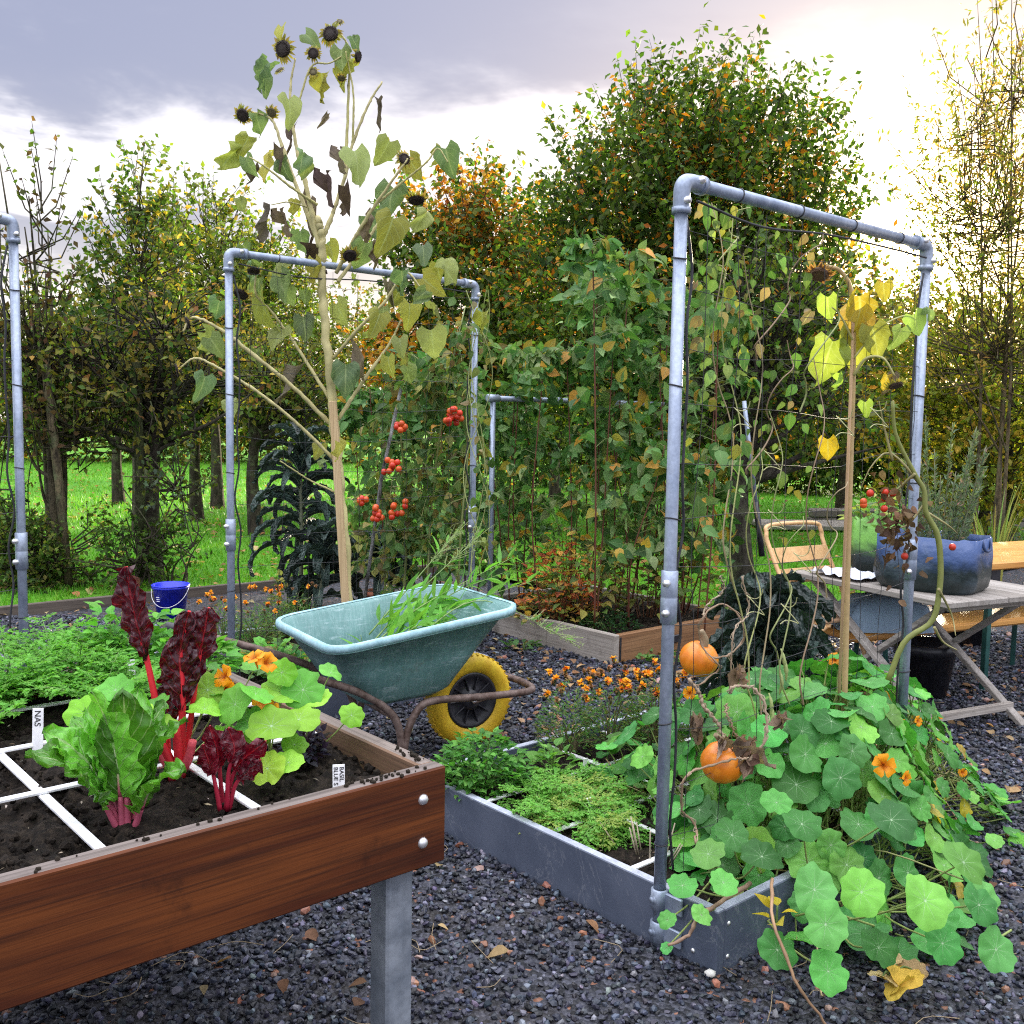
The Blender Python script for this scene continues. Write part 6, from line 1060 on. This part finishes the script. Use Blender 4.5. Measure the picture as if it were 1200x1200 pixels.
for px, py, nf, lab in ((262, 745, 10, 'thin marigold just left of the middle frame post'), (320, 738, 8, 'marigold with few flowers right of the middle frame post'), (350, 735, 8, 'yellow marigold by the left end of the wheelbarrow'), (300, 752, 6, 'low marigold behind the raised planter corner')): marigold(lab, G(px, py + 12, .14), nf, .14, .30, MG_, .25)
leafy('withered_leaves', 'pink brown withered leaf lying on the far slate board', 'leaves', UV(2.95, 3.0, .19), 5, .05, .05, .032, ((.55, .32, .24), (.5, .36, .24)), T_SHRIV[1], 'dry', None, stems=1)
leafy('nasturtium', 'small nasturtium leaves in the middle bed behind the planter', 'nasturtium', G(320, 782, .14), 60, .24, .14, .038, NG, T_DISCS[2], 'nast', None, stems=14)
leafy('low_weed', 'mixed low greens in the slate bed behind the wheelbarrow', 'weed', UV(2.7, 4.8, .14), 300, .38, .16, .05, ((.05, .13, .03), (.09, .19, .05), (.2, .18, .06)), T_OVATE, 'veined', None, stems=14)

# ------------------------------------------------------------------ tables, chair, grow bags
TE1, TE2 = norm(np.array([-.45, .893, 0])), norm(np.array([.893, .45, 0])); TC = np.array([2.05, 4.65, 0]); TZ = .69
tb = thing('trestle_table', 'weathered grey folding trestle table carrying the two grow bags', 'table', TC, math.atan2(TE1[1], TE1[0]))     # local x = TE1, y = -TE2
for k in range(6): MB().box((0, -.14 * k - .136, TZ - .03), (1.08, -.14 * k, TZ), bev=.004).build('plank', MT['greyplank_x'], tb)
for y in (-.12, -.70):
    for a, c in (((.98, .66), (.06, 0)), ((.10, .66), (.98, 0))): MB().bar((a[0], y + (.03 if a[0] > .5 else 0), a[1]), (c[0], y + (.03 if a[0] > .5 else 0), c[1]), .026, .05, (0, 1, 0)).build('leg', MT['greyplank_x'], tb)
for x, z in ((.16, .08), (.88, .08), (.10, .64), (.98, .64)): MB().bar((x, -.12, z), (x, -.70, z), .03, .04).build('crossbar', MT['greyplank'], tb)
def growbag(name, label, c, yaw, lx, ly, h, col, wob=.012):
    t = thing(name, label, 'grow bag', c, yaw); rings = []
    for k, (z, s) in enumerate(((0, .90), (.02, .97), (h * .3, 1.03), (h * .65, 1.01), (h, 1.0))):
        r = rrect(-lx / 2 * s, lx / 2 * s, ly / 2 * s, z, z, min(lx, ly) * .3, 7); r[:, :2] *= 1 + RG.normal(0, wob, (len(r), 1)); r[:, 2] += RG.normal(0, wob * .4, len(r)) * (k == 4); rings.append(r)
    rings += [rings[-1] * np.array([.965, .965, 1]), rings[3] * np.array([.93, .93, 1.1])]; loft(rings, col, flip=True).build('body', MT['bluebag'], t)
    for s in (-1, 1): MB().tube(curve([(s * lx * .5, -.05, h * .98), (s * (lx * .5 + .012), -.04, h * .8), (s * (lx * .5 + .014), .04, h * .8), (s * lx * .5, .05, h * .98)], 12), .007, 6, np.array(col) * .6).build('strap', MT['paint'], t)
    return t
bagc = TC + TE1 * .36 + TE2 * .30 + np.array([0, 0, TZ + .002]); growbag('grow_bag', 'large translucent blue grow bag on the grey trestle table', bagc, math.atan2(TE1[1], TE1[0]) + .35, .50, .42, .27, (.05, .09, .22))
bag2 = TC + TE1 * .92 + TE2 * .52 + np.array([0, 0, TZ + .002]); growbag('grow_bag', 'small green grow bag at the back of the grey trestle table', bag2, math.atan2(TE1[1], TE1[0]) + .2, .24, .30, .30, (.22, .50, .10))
rb = thing('rosemary', 'tall grey green bushy herb growing in the blue grow bag', 'herb', bagc + np.array([0, 0, .22])); st, bl = MB(), MB()
for k in range(34):
    a = RG.uniform(0, 6.28); r = RG.uniform(.02, .17); L = RG.uniform(.22, .50) * (1.45 if k < 5 else 1); d = norm(np.array([math.cos(a) * .25, math.sin(a) * .25, 1.])); q = np.array([math.cos(a) * r + .03, math.sin(a) * r, 0]); p = curve([q, q + d * L * .5, q + d * L + np.array([0, 0, .03])], 10); st.tube(p, np.linspace(.004, .0015, 10), 5, (.17, .17, .10)); m = int(90 * L / .35); f = RG.random(m); P = q + d * L * f[:, None]
    bl.batch(T_NARROW, P, rdir(m) * .7 + d * .8, rdir(m), RG.uniform(.022, .040, m), pal(m, (.12, .17, .11), (.17, .23, .15), (.20, .24, .12), (.30, .20, .16), p=[.4, .35, .2, .05]))
st.build('stem', MT['stem'], rb); bl.build('foliage', MT['leaf'], rb)
leafy('salad_plant', 'loose pale green plant growing in the small green grow bag', 'plant', bag2 + np.array([0, 0, .22]), 110, .19, .24, .055, ((.13, .26, .06), (.10, .2, .05), (.3, .34, .07)), T_OVATE, 'veined', None, stems=16)
sh = thing('plastic_sheet', 'crumpled white and blue plastic sheet on the grey trestle table', 'plastic sheet', TC + TE1 * .80 + TE2 * .16 + np.array([0, 0, TZ + .004])); g = 12; xs = np.linspace(-.20, .16, g); Xg, Yg = np.meshgrid(xs, np.linspace(-.13, .14, g), indexing='ij'); Zg = .008 + np.abs(RG.normal(0, .012, Xg.shape)); i, j = np.meshgrid(np.arange(g - 1), np.arange(g - 1), indexing='ij')
P = Xg[..., None] * TE1 + Yg[..., None] * TE2 + Zg[..., None] * np.array([0, 0, 1.]); MB().add(P.reshape(-1, 3), np.stack([i * g + j, (i + 1) * g + j, (i + 1) * g + j + 1, i * g + j + 1], -1).reshape(-1, 4), (.55, .58, .68), smooth=False).build('sheet', MT['paint'], sh)
cl = thing('cloth', 'pale blue cloth bunched over the bench under the grey table', 'cloth', TC + TE1 * .80 + TE2 * .45 + np.array([0, 0, .39])); r_ = [rrect(-.24 * s, .22 * s, .17 * s, z, z, .08, 5) * (1 + RG.normal(0, .05, (20, 1))) for z, s in ((.0, 1.05), (.06, 1.02), (.13, .9), (.17, .6), (.18, .1))]; loft(r_, (.30, .42, .55), flip=True).build('fabric', MT['paint'], cl)
bn = thing('bench', 'orange brown wooden bench with green metal legs under the grey table', 'bench', TC + TE1 * .85 + TE2 * .35, math.atan2(TE2[1], TE2[0])); MB().box((-.20, -.15, .34), (1.7, .13, .385), bev=.012).build('seat', MT['orangewood'], bn)
for x in (.05, 1.4):
    for y in (-.11, .09): MB().bar((x, y, .34), (x + .02, y * 1.2, 0), .028, .028).build('leg', MT['greenmetal'], bn)
ot = thing('wooden_table', 'orange varnished plank table with green metal legs at the right edge', 'table', (2.64, 5.55, 0), math.atan2(TE2[1], TE2[0])); 
for k in range(3): MB().box((0, k * .235, .715), (2.0, k * .235 + .23, .76), bev=.008).build('plank', MT['orangewood'], ot)
MB().box((.10, .04, .62), (.18, .66, .7145), bev=.004).build('batten', MT['blackplastic'], ot); MB().box((1.6, .04, .64), (1.68, .66, .7145), bev=.004).build('batten', MT['blackplastic'], ot)
for x in (.14, 1.64):
    for y in (.08, .60): MB().bar((x, y, .63), (x, y * 1.02, 0), .034, .034).build('leg', MT['greenmetal'], ot)
pot('plant_tub', 'dark round plant tub on the gravel under the tables', (3.18, 7.0, 0), .22, .36, 'blackplastic'); pot('plant_tub', 'dark plant tub half hidden behind the trestle table legs', (2.35, 5.6, 0), .17, .30, 'blackplastic')
ch = thing('folding_chair', 'tan folding metal chair with slatted seat and two plate backrest', 'chair', (1.76, 5.60, 0), rad(-148)); sw, shh = .225, .45; MTt = MT['tanmetal']    # local +y is the way the chair faces
MB().tube(curve([(-sw, .22, 0), (-sw, .02, shh - .03), (-sw, -.20, .80), (-sw, -.235, .89), (-sw + .05, -.25, .935), (sw - .05, -.25, .935), (sw, -.235, .89), (sw, -.20, .80), (sw, .02, shh - .03), (sw, .22, 0)], 60), .0125, 9).build('back_frame', MTt, ch)
for s in (-1, 1): MB().tube([(s * (sw - .03), -.27, 0), (s * (sw - .03), .0, shh * .55), (s * (sw - .03), .20, shh - .015)], .011, 8).build('leg', MTt, ch)
for z0, z1 in ((.615, .70), (.725, .815)):
    y0, y1 = -.107 - (z0 - .6) * .47, -.107 - (z1 - .6) * .47; MB().obox((0, (y0 + y1) / 2 + .012, (z0 + z1) / 2), (1, 0, 0), (0, .9, .42), (0, -.42, .9), (sw * 2 - .01, .006, z1 - z0), bev=.002).build('backrest_plate', MTt, ch)
for k in range(6): MB().box((-sw + .018, -.17 + k * .066, shh), (sw - .018, -.17 + k * .066 + .058, shh + .016), bev=.004).build('seat_slat', MT['seatwood'], ch)
for x in (-sw + .035, sw - .035): MB().box((x - .008, -.17, shh - .022), (x + .008, .22, shh - .0005)).build('seat_rail', MTt, ch)
MB().tube([(-sw + .03, -.20, .12), (sw - .03, -.20, .12)], .009, 8).build('stretcher', MTt, ch)
mp = thing('metal_pole', 'blue grey metal pole with black foot leaning by the lichen apple trunk', 'pole', D(893, 655, 7.2) * np.array([1, 1, 0])); a, c = D(872, 470, 7.3), D(893, 652, 7.2); MB().tube([a, a * .35 + c * .65], .016, 10).build('pole', MT['steel'], mp, True); MB().tube([a * .352 + c * .648, c * 1.0], .021, 10).build('foot', MT['blackplastic'], mp, True)
rd = thing('reed_clump', 'spiky yellow green reeds growing by the pond rim', 'reeds', (4.75, 9.85, 0)); b = MB()
for k in range(26): 
    a = RG.uniform(0, 6.28); d = np.array([math.cos(a), math.sin(a), 0]); L = RG.uniform(.6, 1.05); q = d * RG.uniform(0, .16); p = np.stack([q + d * L * .28 * f ** 2 + np.array([0, 0, L * f]) for f in np.linspace(0, 1, 8)]); b.blade(p, np.cross(d, [0, 0, 1]), .013 * (1 - np.linspace(0, .95, 8) ** 2), 2, .3, 0, pal(1, (.20, .28, .07), (.36, .34, .10))[0])
b.build('foliage', MT['leaf'], rd)
br_ = thing('stone_block', 'brown stone block at the left edge of the lawn', 'stone', D(3, 668, 8.6) * np.array([1, 1, 0])); MB().box((-.16, -.12, 0), (.14, .12, .17), (.16, .10, .075), bev=.02).box((-.14, -.1, .171), (.13, .1, .31), (.19, .12, .09), bev=.02).build('block', MT['paint'], br_)
